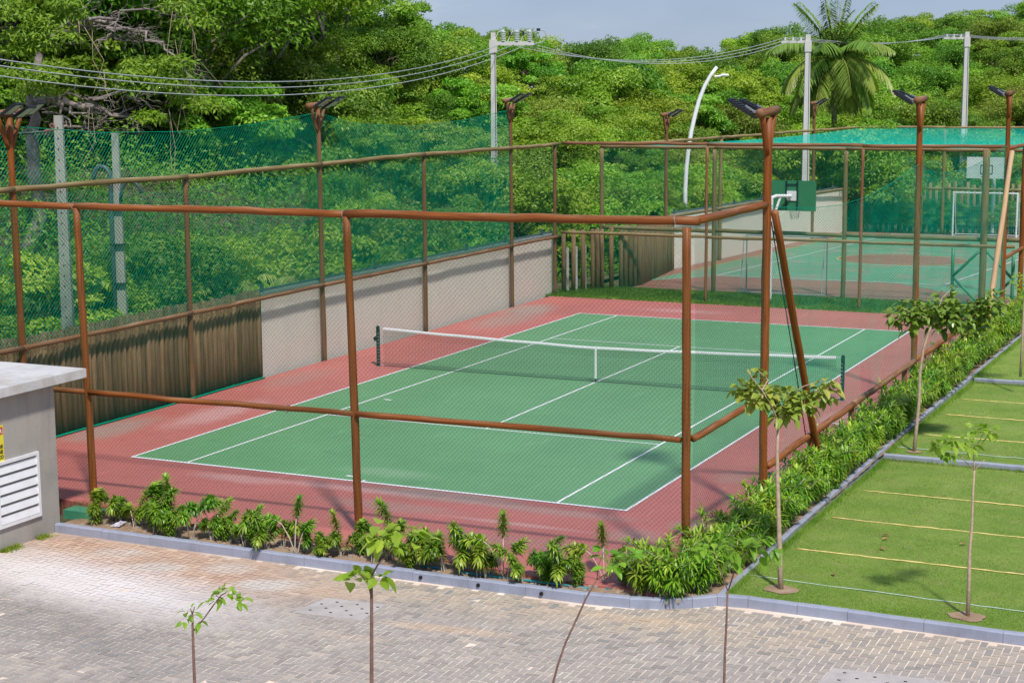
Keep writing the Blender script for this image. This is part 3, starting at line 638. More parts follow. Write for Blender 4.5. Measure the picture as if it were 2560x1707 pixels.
M_BOARDG = plain('green_board', (.03, .2, .09), .5, 4, .1); M_BOARDW = plain('white_board', (.62, .68, .68), .5, 4, .05)
hoop(4.86, 29.4, 5.4, 30.15, 3.64, 1.72, 1.06, 1, 'basketball hoop with green backboard on a white pole, seen from behind', M_BOARDG, True)
hoop(7.55, 59.4, 7.3, 58.6, 3.3, 1.95, 1.06, -1, 'basketball hoop with white backboard at the far end of the back court', M_BOARDW, False)
t = empty('white_sign_board', (1.4, 62, 0)); tag(t, 'blank white board on two posts beyond the far fence', 'board')
q = MB(); q.box(-.65, .65, -.02, .02, 1.6, 2.35); q.build('panel', M_BOARDW, t)
for s in (-.6, .6): q = MB(); q.box(s-.03, s+.03, -.06, -.022, 0, 2.2); q.build('post', M_WHITE, t)

# ------------------------------------------------------------------ FENCES
def log_pts(p, q, n=8, wob=.02, seed=0):
    r = random.Random(seed); p = Vector(p); q = Vector(q); out = []
    o = Vector((0, 0, 0))
    for i in range(n+1):
        t = i/n; o = o*.5+Vector((r.gauss(0, wob), r.gauss(0, wob), r.gauss(0, wob)))
        out.append(p.lerp(q, t)+(o if 0 < i < n else Vector((0, 0, 0))))
    return out
def log(name, p, q, r, m, parent, wob=.012, seed=0, taper=0., n=10, sides=12, c=.5):
    rr = random.Random(seed+99); wob *= .38; pts = log_pts(p, q, n, wob, seed)
    rad = [r*(1-taper*i/n)*(1+rr.gauss(0, .025)) for i in range(n+1)]
    t = MB(); t.tube(pts, rad, sides, True, c, uo=rr.random())
    o = t.build(name, m, parent, True); return o
def netting(origin, axis, L, ztop, zbot, pitch, th, seed, sag=.02, step=.7, both=True):
    """wire diamonds woven in a vertical plane; real strands"""
    mb = MB(); o = np.array(origin, float); ax = np.array(axis, float)/np.linalg.norm(axis); nn = np.cross(ax, [0, 0, 1])
    rs = np.random.default_rng(seed); ph = rs.uniform(0, 6, 4)
    zmax = max(ztop(s) for s in np.linspace(0, L, 40))
    VV = []; FF = []; cnt = 0
    for sg in (1, -1):
        k0 = -(zmax-zbot) if sg > 0 else 0
        c0 = np.arange(k0, L+(0 if sg > 0 else zmax-zbot), pitch)
        for c in c0:
            # s = c + sg*(z-zbot)
            zs = np.arange(zbot, zmax+step, step); 
            s = c+sg*(zs-zbot)
            # clip finely
            fz = np.arange(zbot, zmax+.001, .04); fs = c+sg*(fz-zbot)
            tops = np.array([ztop(min(max(x, 0), L)) for x in fs[::5]]); tops = np.interp(np.arange(len(fs)), np.arange(0, len(fs), 5)[:len(tops)], tops)
            ok = (fs >= 0) & (fs <= L) & (fz <= tops)
            if ok.sum() < 3: continue
            i0 = np.argmax(ok); i1 = len(ok)-1-np.argmax(ok[::-1])
            z0, z1 = fz[i0], fz[i1]; n = max(2, int((z1-z0)/step)+2)
            z = np.linspace(z0, z1, n); s = c+sg*(z-zbot)
            w = sag*(np.sin(s*1.1+ph[0])+np.sin(z*1.7+ph[1])+.5*np.sin(s*2.7+z+ph[2]))
            s2 = s+.012*np.sin(z*3+c*5); z2 = z+.01*np.sin(s*2.1+ph[3])
            P = o+np.outer(s2, ax)+np.outer(w+sg*th*.4, nn); P[:, 2] = z2
            d = (ax*sg+np.array([0, 0, 1.]))/math.sqrt(2); e = np.cross(d, nn)
            rg = np.stack([P+nn*th*.5*1.0, P+(-nn*.5+e*.87)*th*.5, P+(-nn*.5-e*.87)*th*.5], 1)
            VV.append(rg.reshape(-1, 3))
            i = np.arange(n-1)[:, None]*3
            for a in range(3):
                b2 = (a+1) % 3; FF.append(np.concatenate([i+a, i+b2, i+3+b2, i+3+a], 1)+cnt)
            cnt += n*3
    mb.raw(np.concatenate(VV), np.concatenate(FF)); return mb
# posts, rails, boards: front
TOP, MID = 5.45, 2.07
ff = empty('front_fence', (5, -3.1, 0)); tag(ff, 'reddish brown log fence with wire mesh along the near end of the tennis court', 'fence')
FO = Vector((5, -3.1, 0))
def rel(p, o): return tuple(Vector(p)-o)
for i, (xb, xt) in enumerate(((-4.2, -4.2), (1.56, 1.45), (7.27, 7.14), (13.19, 13.15))):
    log('post', rel((xb, -3.1, -.3), FO), rel((xt, -3.1, TOP-.05), FO), .072, M_RED, ff, .006, 10+i, .08, 14, 14, [.5, .6, .45, .55][i])
tops = [(-4.3, 5.43), (1.45, 5.43), (7.14, 5.44), (13.25, 5.5)]
for i in range(3):
    log('top_rail', rel((tops[i][0]-.02, -3.1+.0*i, tops[i][1]), FO), rel((tops[i+1][0]+(.02 if i < 2 else .1), -3.1, tops[i+1][1]), FO), [.062, .063, .07][i], M_RED, ff, .022, 20+i, 0, 14, 14, [.7, .62, .42][i])
    log('middle_rail', rel(((xb0 := (-4.2, 1.6, 7.29)[i]), -3.16, (2.0, 2.02, 2.06)[i]), FO), rel(((1.5, 7.22, 13.1)[i], -3.14, (2.02, 2.05, 2.1)[i]), FO), .055, M_RED, ff, .016, 30+i, .1, 12, 12, .5)
netting((-4.2-5, -.085, 0), (1, 0, 0), 17.5, lambda s: TOP-.03, .03, .078, .0034, 1, .012).build('wire_mesh', M_WIRE, ff)
for (x, z, ax) in ((12.98, 5.5, 0), (5.87, 2.03, 0), (7.1, 5.43, 0), (1.4, 5.43, 0)):
    t = MB(); t.tube([(x-5+.012*math.sin(a*2), .078*math.cos(a), z+.078*math.sin(a)) for a in [i*math.pi/8 for i in range(18)]], .005, 5); t.build('binding_wire', M_STEEL, ff)
# right side
rf = empty('right_fence', (13.3, 12, 0)); RO = Vector((13.3, 12, 0)); tag(rf, 'open log fence with low rail, leaning braces and sagging net on the right court side', 'fence')
log('top_rail', rel((13.27, -3.0, 5.5), RO), rel((13.3, .52, 5.5), RO), .066, M_RED, rf, .012, 41, 0, 10, 14, .5)
log('middle_rail', rel((13.27, -3.05, 2.12), RO), rel((13.3, .58, 2.14), RO), .058, M_RED, rf, .012, 42, 0, 10, 12, .55)
log('brace', rel((13.43, .64, 5.38), RO), rel((13.47, 4.0, .05), RO), .068, M_RED, rf, .008, 43, 0, 10, 12, .45)
log('brace', rel((13.44, 26.2, 5.42), RO), rel((13.47, 22.4, .05), RO), .075, M_PALE, rf, .01, 44, -.1, 10, 12, .5)['label'] = 'pale new timber brace'
lowy = [.66, 3.75, 6.95, 9.95, 12.1, 13.1, 16.3, 19.5, 22.75, 26.1]
for i, y in enumerate(lowy):
    if y in (.66, 13.1, 26.1): continue
    log('short_post', rel((13.31, y, -.2), RO), rel((13.31, y, .86), RO), .062, M_RED, rf, .004, 50+i, 0, 4, 12, .5)
for i, (a, b_) in enumerate(((.7, 6.9), (6.9, 13.0), (13.15, 19.5), (19.5, 26.05))):
    log('low_rail', rel((13.36, a, .9), RO), rel((13.36, b_, .9), RO), .065, [M_RED, M_OLD, M_RED, M_RED][i], rf, .018, 60+i, 0, 14, 12, .55)
log('top_rail', rel((13.3, 26.3, 5.5), RO), rel((13.35, 30.6, 5.5), RO), .066, M_RED, rf, .012, 46, 0, 8, 12, .5)
log('low_rail', rel((13.3, 26.3, 2.1), RO), rel((13.35, 30.6, 2.1), RO), .06, M_RED, rf, .012, 47, 0, 8, 12, .5)
netting((0, -15.18, 0), (0, 1, 0), 3.8, lambda s: TOP, .03, .078, .0034, 2, .012).build('wire_mesh', M_WIRE, rf)
sagp = [(.6, 5.5), (1.1, 5.42), (3.6, 5.24), (5.6, 5.16), (7.65, 5.18), (10, 5.33), (12.4, 5.59), (13.1, 5.62), (13.7, 5.44), (15.5, 5.3), (17.3, 5.23), (19.6, 5.23), (22, 5.33), (24.8, 5.56), (26.1, 5.6)]
sx = [a for a, b_ in sagp]; sz = [b_ for a, b_ in sagp]
netting((.03, .6-12, 0), (0, 1, 0), 25.5, lambda s: float(np.interp(s+.6, sx, sz)), .02, .12, .0032, 3, .03, 1.2).build('side_net', M_TEAL2, rf)
t = MB(); t.tube([(.03, a-12, b_) for a, b_ in sagp], .006, 5); t.build('net_cable', M_TEAL2, rf)
t = MB(); t.tube([(.03, .78-12, 5.2), (.05, 1.5-12, 3.9), (.06, 2.5-12, 2.2), (.04, 3.3-12, .9), (.04, 3.8-12, .1)], .01, 5); t.build('bundled_net_edge', M_NET, rf)
# left side
lf = empty('left_fence', (-2.8, 12, 0)); LO = Vector((-2.8, 12, 0)); tag(lf, 'long weathered log fence with tall green ball netting on the left court side', 'fence')
for i, y in enumerate((6.0, 18.15, 28.1)): log('post', rel((-2.8, y, -.2), LO), rel((-2.8, y, 5.4), LO), .067, M_OLD, lf, .008, 70+i, .05, 12, 12, .55)
ys = [-6, 0, 6, 12.1, 18.15, 24.35, 28.25]
for i in range(6):
    log('top_rail', rel((-2.74, ys[i]-.03, 5.45+.03*math.sin(i*2)), LO), rel((-2.74, ys[i+1]+.03, 5.45+.03*math.sin(i*2+2)), LO), .062, M_OLIVE, lf, .02, 80+i, 0, 12, 12, .45)
    log('middle_rail', rel((-2.72, ys[i]+.02, 2.12), LO), rel((-2.72, ys[i+1]-.02, 2.12), LO), .056, M_OLD, lf, .016, 90+i, 0, 12, 12, .5)
lt_ = [(-6, 6.8), (0, 6.78), (3, 6.56), (6.1, 6.5), (9, 6.6), (12.1, 6.84), (14, 6.5), (17.5, 6.33), (21, 6.45), (24.3, 6.72)]
lx = [a for a, b_ in lt_]; lz = [b_ for a, b_ in lt_]
netting((.0, -18, 0), (0, 1, 0), 18.1, lambda s: float(np.interp(s-6, lx, lz)), 2.15, .11, .0088, 5, .03, 1.0).build('ball_net', M_WIRE_L, lf)
netting((.0, .1, 0), (0, 1, 0), 12.25, lambda s: float(np.interp(s+12.1, lx, lz)), 2.15, .11, .0088, 15, .03, 1.0).build('ball_net', M_WIRE_L, lf)
netting((.09, -18, 0), (0, 1, 0), 34.2, lambda s: 5.42, .03, .09, .0036, 6, .015, 1.0).build('wire_mesh', M_WIRE, lf)
t = MB(); t.tube([(0, a-12, b_) for a, b_ in lt_], .009, 5)
t.tube([(.1, y-12, .03+.01*math.sin(y)) for y in np.arange(-6, 9.5, .5)], .022, 6); t.build('net_cable', M_WIRE_L, lf)
# far side
bf = empty('far_fence', (5, 28.1, 0)); BO = Vector((5, 28.1, 0)); tag(bf, 'thin log fence with wire mesh behind the far baseline of the tennis court', 'fence')
for i, x in enumerate((2.95, 8.36)): log('post', rel((x, 28.1, -.2), BO), rel((x, 28.1, 5.4), BO), .055, M_OLD, bf, .008, 100+i, .05, 12, 12, .55)
log('corner_post', rel((13.3, 29.9, -.2), BO), rel((13.3, 29.9, 5.5), BO), .085, M_RED, bf, .006, 103, 0, 10, 12, .5)
xs_ = [-2.5, 2.95, 8.36, 13.35]
for i in range(3):
    log('top_rail', rel((xs_[i], 28.1, 5.48), BO), rel((xs_[i+1], 28.1, 5.5), BO), .06, M_OLD, bf, .016, 110+i, 0, 12, 12, .6)
    log('middle_rail', rel((xs_[i], 28.1, 2.28), BO), rel((xs_[i+1], 28.1, 2.3), BO), .055, M_OLIVE, bf, .012, 120+i, 0, 12, 12, .5)
netting((-2.7-5, .07, 0), (1, 0, 0), 16, lambda s: 5.45, .03, .1, .0048, 7, .015, 1.0).build('wire_mesh', M_WIRE, bf)
# back court fences (skewed a little)
nf = empty('back_court_near_fence', (5, 30.7, 0)); NO = Vector((5, 30.7, 0)); tag(nf, 'olive log fence with a green net, second row behind the tennis court', 'fence')
for i, x in enumerate((-2.05, 2.35, 7.14)): log('post', rel((x, 30.75, -.2), NO), rel((x, 30.75, 5.2), NO), .085, M_OLIVE, nf, .008, 130+i, .05, 12, 12, .55)
log('gate_post', rel((11.95, 30.6, -.2), NO), rel((11.95, 30.6, 5.3), NO), .12, M_OLIVE, nf, .004, 134, 0, 8, 12, .5)
xs_ = [-2.1, 2.35, 7.14, 12.0, 17]
for i in range(4):
    log('top_rail', rel((xs_[i], 30.75, 5.27), NO), rel((xs_[i+1], 30.75, 5.27), NO), .06, M_OLIVE, nf, .014, 140+i, 0, 12, 12, .5)
    log('middle_rail', rel((xs_[i], 30.75, 2.27), NO), rel((xs_[i+1], 30.75, 2.25), NO), .075, M_OLIVE, nf, .012, 150+i, 0, 12, 12, .5)
for sx_ in (-1, 1):
    cx = 11.95
    log('gate_frame', rel((cx+sx_*1.0, 30.6, 0), NO), rel((cx+sx_*1.0, 30.6, 1.95), NO), .06, M_GREENBOX, nf, .002, 160, 0, 4, 10, .5)
    log('gate_brace', rel((cx+sx_*.98, 30.58, 1.0), NO), rel((cx+sx_*.1, 30.58, 1.9), NO), .05, M_GREENBOX, nf, .002, 161, 0, 4, 10, .5)
    log('gate_brace', rel((cx+sx_*.98, 30.58, .95), NO), rel((cx+sx_*.1, 30.58, .1), NO), .05, M_GREENBOX, nf, .002, 162, 0, 4, 10, .5)
netting((-2.05-5, -.06, 0), (1, 0, 0), 19, lambda s: 5.25, .03, .11, .0045, 8, .02, 1.2).build('wire_mesh', M_TEAL2, nf)
sf = empty('back_court_left_fence', (-1, 44, 0)); SO = Vector((-1, 44, 0)); tag(sf, 'olive log fence running away along the left side of the back court', 'fence')
SP = [(-2.05, 30.75), (-1.57, 36.4), (-1.02, 41.7), (-.5, 47.1), (.06, 52.7), (.9, 58.6)]
for i, (x, y) in enumerate(SP[2:4]+SP[5:]): log('post', rel((x, y, -.2), SO), rel((x, y, 5.2), SO), .085, M_OLIVE, sf, .01, 170+i, .05, 12, 12, .6)
for i in range(5):
    log('top_rail', rel((*SP[i], 5.27), SO), rel((*SP[i+1], 5.27), SO), .06, M_OLIVE, sf, .02, 180+i, 0, 10, 12, .7)
    if i: log('middle_rail', rel((SP[i][0]+.1, SP[i][1], 2.25), SO), rel((SP[i+1][0]+.1, SP[i+1][1], 2.25), SO), .06, M_OLIVE, sf, .012, 190+i, 0, 10, 12, .5)
zf = empty('back_court_far_fence', (8, 58.8, 0)); ZO = Vector((8, 58.8, 0)); tag(zf, 'olive log fence closing the far end of the back court', 'fence')
for i, x in enumerate((5.15, 9.6, 13.8)): log('post', rel((x, 58.8, -.2), ZO), rel((x, 58.8, 5.2), ZO), .085, M_OLIVE, zf, .008, 200+i, .05, 10, 12, .5)
log('thin_post', rel((4.1, 58.9, -.2), ZO), rel((4.1, 58.9, 4.4), ZO), .035, M_OLIVE, zf, .008, 205, 0, 8, 8, .6)
xs_ = [.9, 5.15, 9.6, 13.8, 18]
for i in range(4):
    log('top_rail', rel((xs_[i], 58.8, 5.27), ZO), rel((xs_[i+1], 58.8, 5.3), ZO), .06, M_OLIVE, zf, .014, 210+i, 0, 10, 12, .75)
    log('middle_rail', rel((xs_[i], 58.8, 2.22), ZO), rel((xs_[i+1], 58.8, 2.2), ZO), .07, M_OLIVE, zf, .012, 220+i, 0, 10, 12, .55)
netting((.9-8, 0, 0), (1, 0, 0), 17, lambda s: 3.9+.25*math.cos(s*.9), .03, .13, .006, 9, .02, 1.2).build('wire_mesh', M_TEAL, zf)
# roof net over the back court
t = MB(); p_ = .19; V = []; F = []; c_ = 0
def roof(x, y): return 5.27-.30*np.maximum(0, np.sin(np.clip((y-30.8)/28, 0, 1)*math.pi))**.7*(.55+.45*np.sin(np.clip((x+1.5)/17, 0, 1)*math.pi))
for i, x in enumerate(np.arange(0, 18, p_)):
    y = np.linspace(30.8, 58.7, 16); f = (y-30.8)/28; xx = -2.05+2.95*f+x*(1-.0*f); 
    P = np.stack([xx, y, roof(xx, y)], 1); r = .0019
    V.append(np.stack([P+[0, 0, r], P+[-r, 0, -r], P+[r, 0, -r]], 1).reshape(-1, 3)); j = np.arange(15)[:, None]*3
    for a in range(3): F.append(np.concatenate([j+a, j+(a+1) % 3, j+3+(a+1) % 3, j+3+a], 1)+c_)
    c_ += 48
for i, y in enumerate(np.arange(30.8, 58.7, p_)):
    f = (y-30.8)/28; x = np.linspace(-2.05+2.95*f, 17, 12); P = np.stack([x, 0*x+y, roof(x, y+0*x)+.004], 1); r = .0019
    V.append(np.stack([P+[0, 0, r], P+[0, -r, -r], P+[0, r, -r]], 1).reshape(-1, 3)); j = np.arange(11)[:, None]*3
    for a in range(3): F.append(np.concatenate([j+a, j+(a+1) % 3, j+3+(a+1) % 3, j+3+a], 1)+c_)
    c_ += 36
t.raw(np.concatenate(V), np.concatenate(F)); tag(t.build('overhead_net', M_TEAL), 'bright turquoise ball net stretched overhead across the back court', 'net')
# ---- walls
def wall(name, a, b, h, th, label, panels, cop=True):
    a = Vector((*a, 0)); b = Vector((*b, 0)); L = (b-a).length; d = (b-a)/L; ang = math.atan2(d.y, d.x)
    r = empty(name, a, ang); tag(r, label, 'wall'); k = max(1, round(L/panels))
    t = MB()
    for i in range(k): t.box(i*L/k+.006, (i+1)*L/k-.006, 0, th, -.3, h)
    t.box(0, L, .02, th-.02, -.3, h-.01)
    t.build('render', M_WALL, r)
    if cop:
        t = MB(); kk = max(1, round(L/1.2))
        for i in range(kk): t.box(i*L/kk+.002, (i+1)*L/kk-.002, -.05, th+.05, h+.003, h+.06+rnd.gauss(0, .003))
        t.build('coping', M_COPING, r)
        t = MB(); t.tube([(0, th*.5, h+.12), (L, th*.5, h+.12)], .03, 8)
        for i in range(int(L/3)+1): t.box(i*3+.2, i*3+.28, th*.3, th*.3+.08, h+.06, h+.28)
        t.build('cable_rail', M_GREYPIPE, r)
    return r
wall('concrete_wall', (-2.98, 9.3), (-2.98, 28.4), 2.14, .16, 'pale rendered concrete wall along the left side of the tennis court', 3.05)
wall('concrete_wall', (-1.68, 37.65), (.5, 57.2), 2.2, .16, 'pale rendered concrete wall beside the back court', 3.3)
t = MB(); t.box(-2.99, -2.97, 9.28, 9.34, 0, 2.2); tag(t.build('steel_stake', M_DKGREEN), 'thin dark stake where the log palisade meets the concrete wall', 'stake')
def palisade(name, a, b, h, r, label, gap=0., skip=(), m=None, jit=.05):
    a = Vector((*a, 0)); b = Vector((*b, 0)); L = (b-a).length; d = (b-a)/L; root = empty(name, a); tag(root, label, 'fence'); n = int(L/(2*r+gap)); rr = random.Random(n)
    for i in range(n):
        if i in skip: continue
        p = d*((i+.5)*L/n); hh = h+rr.gauss(0, jit); q = r*rr.uniform(.9, 1.08); t = MB()
        t.tube([(p.x, p.y, -.2), (p.x+rr.gauss(0, .01), p.y+rr.gauss(0, .01), hh*.5), (p.x+rr.gauss(0, .012), p.y+rr.gauss(0, .012), hh)], [q*1.04, q, q*.97], 10, True, min(1, max(0, rr.gauss(.5, .22))), uo=rr.random())
        t.build('paling', m or M_PALISADE, root, True)
    return root
palisade('log_palisade', (-2.97, -4.0), (-2.97, 9.25), 2.3, .074, 'dark brown palisade of upright logs at the near left of the tennis court', .03, (), None, .025)
palisade('log_palisade', (-2.9, 28.9), (-.95, 31.6), 2.25, .085, 'short brown palisade of upright logs in the far corner with gaps between them', .03, (1, 3, 5, 9, 11))
t = MB(); 
palisade('log_palisade', (-.95, 31.7), (-1.65, 37.5), 2.25, .085, 'brown palisade of upright logs beside the near corner of the back court', .01)
palisade('log_palisade', (1.0, 61.2), (17, 61.2), 2.3, .09, 'far row of weathered upright palings behind the back court', .14, (), M_OLIVE, .12)
for i, (x, y) in enumerate(((-2.74, 29.13), (-2.52, 29.43), (-2.3, 29.73))):
    t = MB(); t.box(x-.04, x+.04, y-.02, y+.02, 0, 1.62+.03*i); tag(t.build('pale_stake', M_POLEW), ['pale concrete stake in a palisade gap, nearest the concrete wall', 'pale concrete stake in a palisade gap, middle of three', 'pale concrete stake in a palisade gap, farthest from the concrete wall'][i], 'stake', 'pale stakes in the corner palisade')
# ---- floodlight poles
def floodpole(x, y, h, side, label, m=M_RED, nl=3, rp=.075, sc_=1.0, tone=.5):
    r = empty('floodlight_pole', (x, y, 0)); tag(r, label, 'light pole', 'floodlight poles'); sd = int(abs(x*7+y*3))
    log('pole', (0, .06, -.3), (0, 0, h-.1), rp, m, r, .01, sd, .06, 16, 14, tone)
    t = MB(); t.tube([(0, -.5*sc_, h-.02), (0, .5*sc_, h+.02)], .078, 14, True, .55); t.build('crossbar', M_OLD if m is M_RED else m, r, True)
    for s in (-1, 1): log('bracket', (0, s*.05, h-.72), (0, s*.34*sc_, h-.06), .052, m, r, .003, sd+s, 0, 5, 10, tone)
    for k in range(nl):
        yy = (k-(nl-1)/2)*.33*sc_+.02; tl = R(30)+.05*math.sin(k*2+x); e = Vector((side*math.cos(tl), 0, math.sin(tl))); nrm = Vector((side*math.sin(tl), 0, -math.cos(tl)))
        c = Vector((side*(.38+.03*(k == 1)), yy, h+.02+.06*(k != 1))); M = Matrix((tuple(e), (0, 1, 0), tuple(-nrm))).transposed().to_4x4(); M.translation = c
        t = MB(); t.box(-.24, .24, -.13, .13, -.022, .03, M=M)
        for q in range(7): t.box(-.2+q*.063, -.185+q*.063, -.115, .115, .03, .05, M=M)
        fl = t.build('floodlight', M_BLACK, r)
        t = MB(); t.box(-.17, .2, -.095, .095, -.027, -.0225, M=M); t.build('lens', M_LENS, fl)
        t = MB(); t.box(-.3, -.05, -.012, .012, .04, .075, M=M); t.tube([(side*.05, yy, h), tuple(M @ Vector((-.2, 0, .05)))], .014, 6); t.build('yoke', M_STEEL, fl)
    return r
floodpole(-2.8, 0, 7.05, 1, 'floodlight pole at the left edge of the picture beside the log palisade', M_RED, 3, .08)
floodpole(-2.8, 12.1, 7.05, 1, 'floodlight pole on the left fence behind the net post', M_OLD, 3, .07)
floodpole(-2.8, 24.4, 7.05, 1, 'floodlight pole on the left fence near the far corner, in front of the utility pole', M_OLD, 3, .065)
floodpole(13.3, .6, 7.08, -1, 'tallest looking floodlight pole with a leaning brace at the near right corner', M_RED, 3, .077)
floodpole(13.3, 13.1, 7.15, -1, 'floodlight pole behind the leafy young tree halfway along the right side', M_RED, 3, .077)
floodpole(13.3, 26.2, 7.2, -1, 'floodlight pole with a pale timber brace at the far right corner', M_RED, 3, .077)
floodpole(-1.57, 36.4, 6.35, 1, 'distant floodlight pole in front of the curved white street lamp', M_OLD, 2, .075)
floodpole(.06, 52.7, 6.6, 1, 'distant floodlight pole beside the white utility pole', M_OLD, 2, .08)
floodpole(13.4, 32.6, 6.5, -1, 'floodlight pole cut off by the right edge of the picture', M_OLD, 2, .075)

# ------------------------------------------------------------------ PLANTS
def strap(V, F, T, p, d, L, wd, tone, arch=.35):
    """one narrow curved leaf from p towards d"""
    d = d/np.linalg.norm(d); s = np.cross(d, [0, 0, 1.]); nn = np.linalg.norm(s); s = s/nn if nn > .05 else np.array([1., 0, 0])
    up = np.cross(s, d); g = np.array([0, 0, -1.])
    pts = [(0, .35), (.3, 1), (.68, .8), (1, 0)]; b = len(V)
    for t, w in pts:
        c = p+d*L*t+g*L*arch*t*t; fold = up*wd*.25*w
        if w: V.extend([c-s*wd*w*.5+fold, c+s*wd*w*.5+fold])
        else: V.append(c)
    F.extend([(b, b+1, b+3, b+2), (b+2, b+3, b+5, b+4), (b+4, b+5, b+6, b+6)]); T.extend([tone]*3)
def finish(mb, V, F, T):
    base = mb.n; mb.v.extend([tuple(map(float, v)) for v in V]); mb.n += len(V)
    for f, t in zip(F, T):
        q = list(dict.fromkeys(f)); mb.f.append([base+i for i in q]); mb.uv.append([(0, 0)]*len(q)); mb.c.append(float(t)); mb.mi.append(0)
def song_plant(seed, hgt, nst, lean=.28, leafL=.15, droop_=.3, dens=60, bare=.3, lm=None):
    """several arching bare stems, each ending in spiky heads"""
    r = np.random.default_rng(seed); root = empty('leafy_shrub'); V, F, T = [], [], []; st = MB()
    for k in range(nst):
        a = r.uniform(0, 6.28); h = hgt*r.uniform(.5, 1.0) if k else hgt; ln = lean*r.uniform(.4, 1.4)
        b0 = np.array([r.normal(0, .05), r.normal(0, .04), -.05]); pts = []; bend = r.uniform(.2, 1.0)
        for i in range(9):
            t = i/8; off = ln*h*(t**1.5); z = h*(t-droop_*bend*max(0, t-.5)**1.4*4)
            pts.append(b0+np.array([math.cos(a)*off, math.sin(a)*off, z]))
        st.tube([tuple(p) for p in pts], [.012*(1-.5*i/8) for i in range(9)], 6); P = np.array(pts); tn = r.uniform(.25, .75)
        bb = min(.75, bare*r.uniform(.7, 1.6)); n = int(dens*(.3+.7*(1-bb)))
        for j in range(n):
            q = bb+(1-bb)*(j/n)**.8; x = q*8; i = min(7, int(x)); c = P[i]*(1-(x-i))+P[i+1]*(x-i); ax = P[i+1]-P[i]; ax /= np.linalg.norm(ax)
            g = j*2.4+r.normal(0, .2); u = np.cross(ax, [.3, .2, 1.]); u /= np.linalg.norm(u); w = np.cross(ax, u)
            out = u*math.cos(g)+w*math.sin(g); end = max(0, (q-.8)/.2)
            d = out*(1-.6*end**2)+ax*(.15+1.2*end**2)+np.array([0, 0, r.normal(.05, .12)])
            strap(V, F, T, c, d, leafL*r.uniform(.75, 1.15), .036*r.uniform(.8, 1.2), np.clip(tn+.3*end-.2+r.normal(0, .15), 0, 1), r.uniform(.05, .5))
    fo = MB(); finish(fo, V, F, T); fo.build('foliage', lm or L_DRAC, root); st.build('stem', M_STEM, root, True); return root
used = set()
def place(proto, x, y, z, s, rz, name=None):
    o = proto if id(proto) not in used else copy_tree(proto); used.add(id(proto))
    o.location = (x, y, z); o.scale = (s, s, s); o.rotation_euler = (0, 0, rz); return o
FP = [song_plant(300+i, 1.0+.08*(i % 4), [3, 4, 4, 5, 3, 4, 6, 3][i], [.42, .4, .36, .34, .44, .42, .34, .45][i], .165, .42, dens=[185, 190, 195, 195, 175, 190, 190, 175][i], bare=[.3, .25, .2, .15, .38, .25, .08, .42][i], lm=L_DRACF) for i in range(8)]
# x, y, height scale, kind, description
row = [(2.74, -4.58, .92, 3, 'bushy two-headed shrub'), (3.0, -4.25, .95, 1, 'upright feathery shrub'), (3.5, -4.46, 1.0, 4, 'thin shrub with a bare curved stem'), (3.72, -4.2, 1.1, 3, 'tall dark shrub'),
 (3.98, -4.58, .98, 2, 'dense dark shrub'), (4.3, -4.35, 1.12, 5, 'tallest arching shrub'), (4.42, -4.69, .82, 6, 'squat bushy shrub'), (4.85, -4.66, 1.0, 7, 'lone shrub on a long pale stem'), (5.3, -4.7, .95, 4, 'yellow tipped shrub'), (5.42, -4.5, .78, 6, 'low dark shrub'),
 (5.9, -4.4, 1.1, 1, 'tall upright shrub'), (5.98, -4.74, .9, 4, 'wide forked shrub with white stems'), (6.36, -4.68, .9, 5, 'drooping shrub'), (6.6, -4.5, .92, 0, 'narrow shrub'), (6.95, -4.68, 1.0, 7, 'pale stemmed shrub with a high head'), (7.18, -4.5, .8, 1, 'spreading shrub'), (7.47, -4.74, .5, 6, 'smallest round shrub'),
 (7.75, -4.5, .85, 5, 'bent shrub by the fence post'), (8.0, -4.35, .85, 3, 'dark shrub by the fence post'), (8.4, -4.62, .9, 0, 'thin shrub with one yellowed head'), (8.58, -4.36, 1.1, 2, 'tall shrub behind the young tree leaves'), (9.1, -4.7, .8, 6, 'broad rounded shrub'), (9.3, -4.45, .95, 3, 'full shrub with fanned heads'),
 (9.66, -4.68, 1.1, 0, 'tall shrub on white stems'), (9.95, -4.4, 1.1, 5, 'arching shrub'), (10.32, -4.6, 1.05, 1, 'upright shrub above the turquoise pipe'), (10.7, -4.55, 1.1, 7, 'high leaning shrub'), (11.0, -4.56, .88, 4, 'sideways spreading shrub'), (11.2, -4.4, .85, 2, 'bushy shrub over the pipe'),
 (11.42, -4.5, .78, 6, 'dense low shrub'), (11.62, -4.48, .98, 5, 'drooping light green shrub'), (11.92, -4.52, .75, 3, 'lopsided shrub'), (12.25, -4.2, 1.0, 7, 'tall shrub with bare stems'), (12.5, -4.08, .85, 0, 'thin pale shrub'), (12.72, -4.3, .8, 1, 'small shrub near the corner post')]
for i, (x, y, s, k, lab) in enumerate(row):
    o = place(FP[k], x, y+.06, -.04, s*.9, i*2.1)
    near = 'near the utility building' if x < 5 else ('left of the second fence post' if x < 7.7 else ('right of the second fence post' if x < 10 else 'toward the corner'))
    tag(o, '%s, number %d from the building in the front bed' % (lab, i+1), 'shrub', 'strap leaved shrubs in the front bed')
HP = [song_plant(400+i, 1.08, 11, .38, .21, .22, dens=66, bare=.22) for i in range(6)]
hi = 0
def hedge_at(x, y, s):
    global hi
    o = place(HP[hi % 6], x, y, -.05, s, rnd.uniform(0, 6.28)); hi += 1
    tag(o, 'bushy light green strap leaved shrub in the dense hedge beside the side kerb', 'shrub', 'hedge shrubs along the side kerb')
for (x, y) in ((13.0, -4.35), (13.3, -4.1), (13.05, -4.0), (13.45, -4.35), (13.7, -4.0), (13.35, -4.45)): hedge_at(x, y, rnd.uniform(.8, .95))
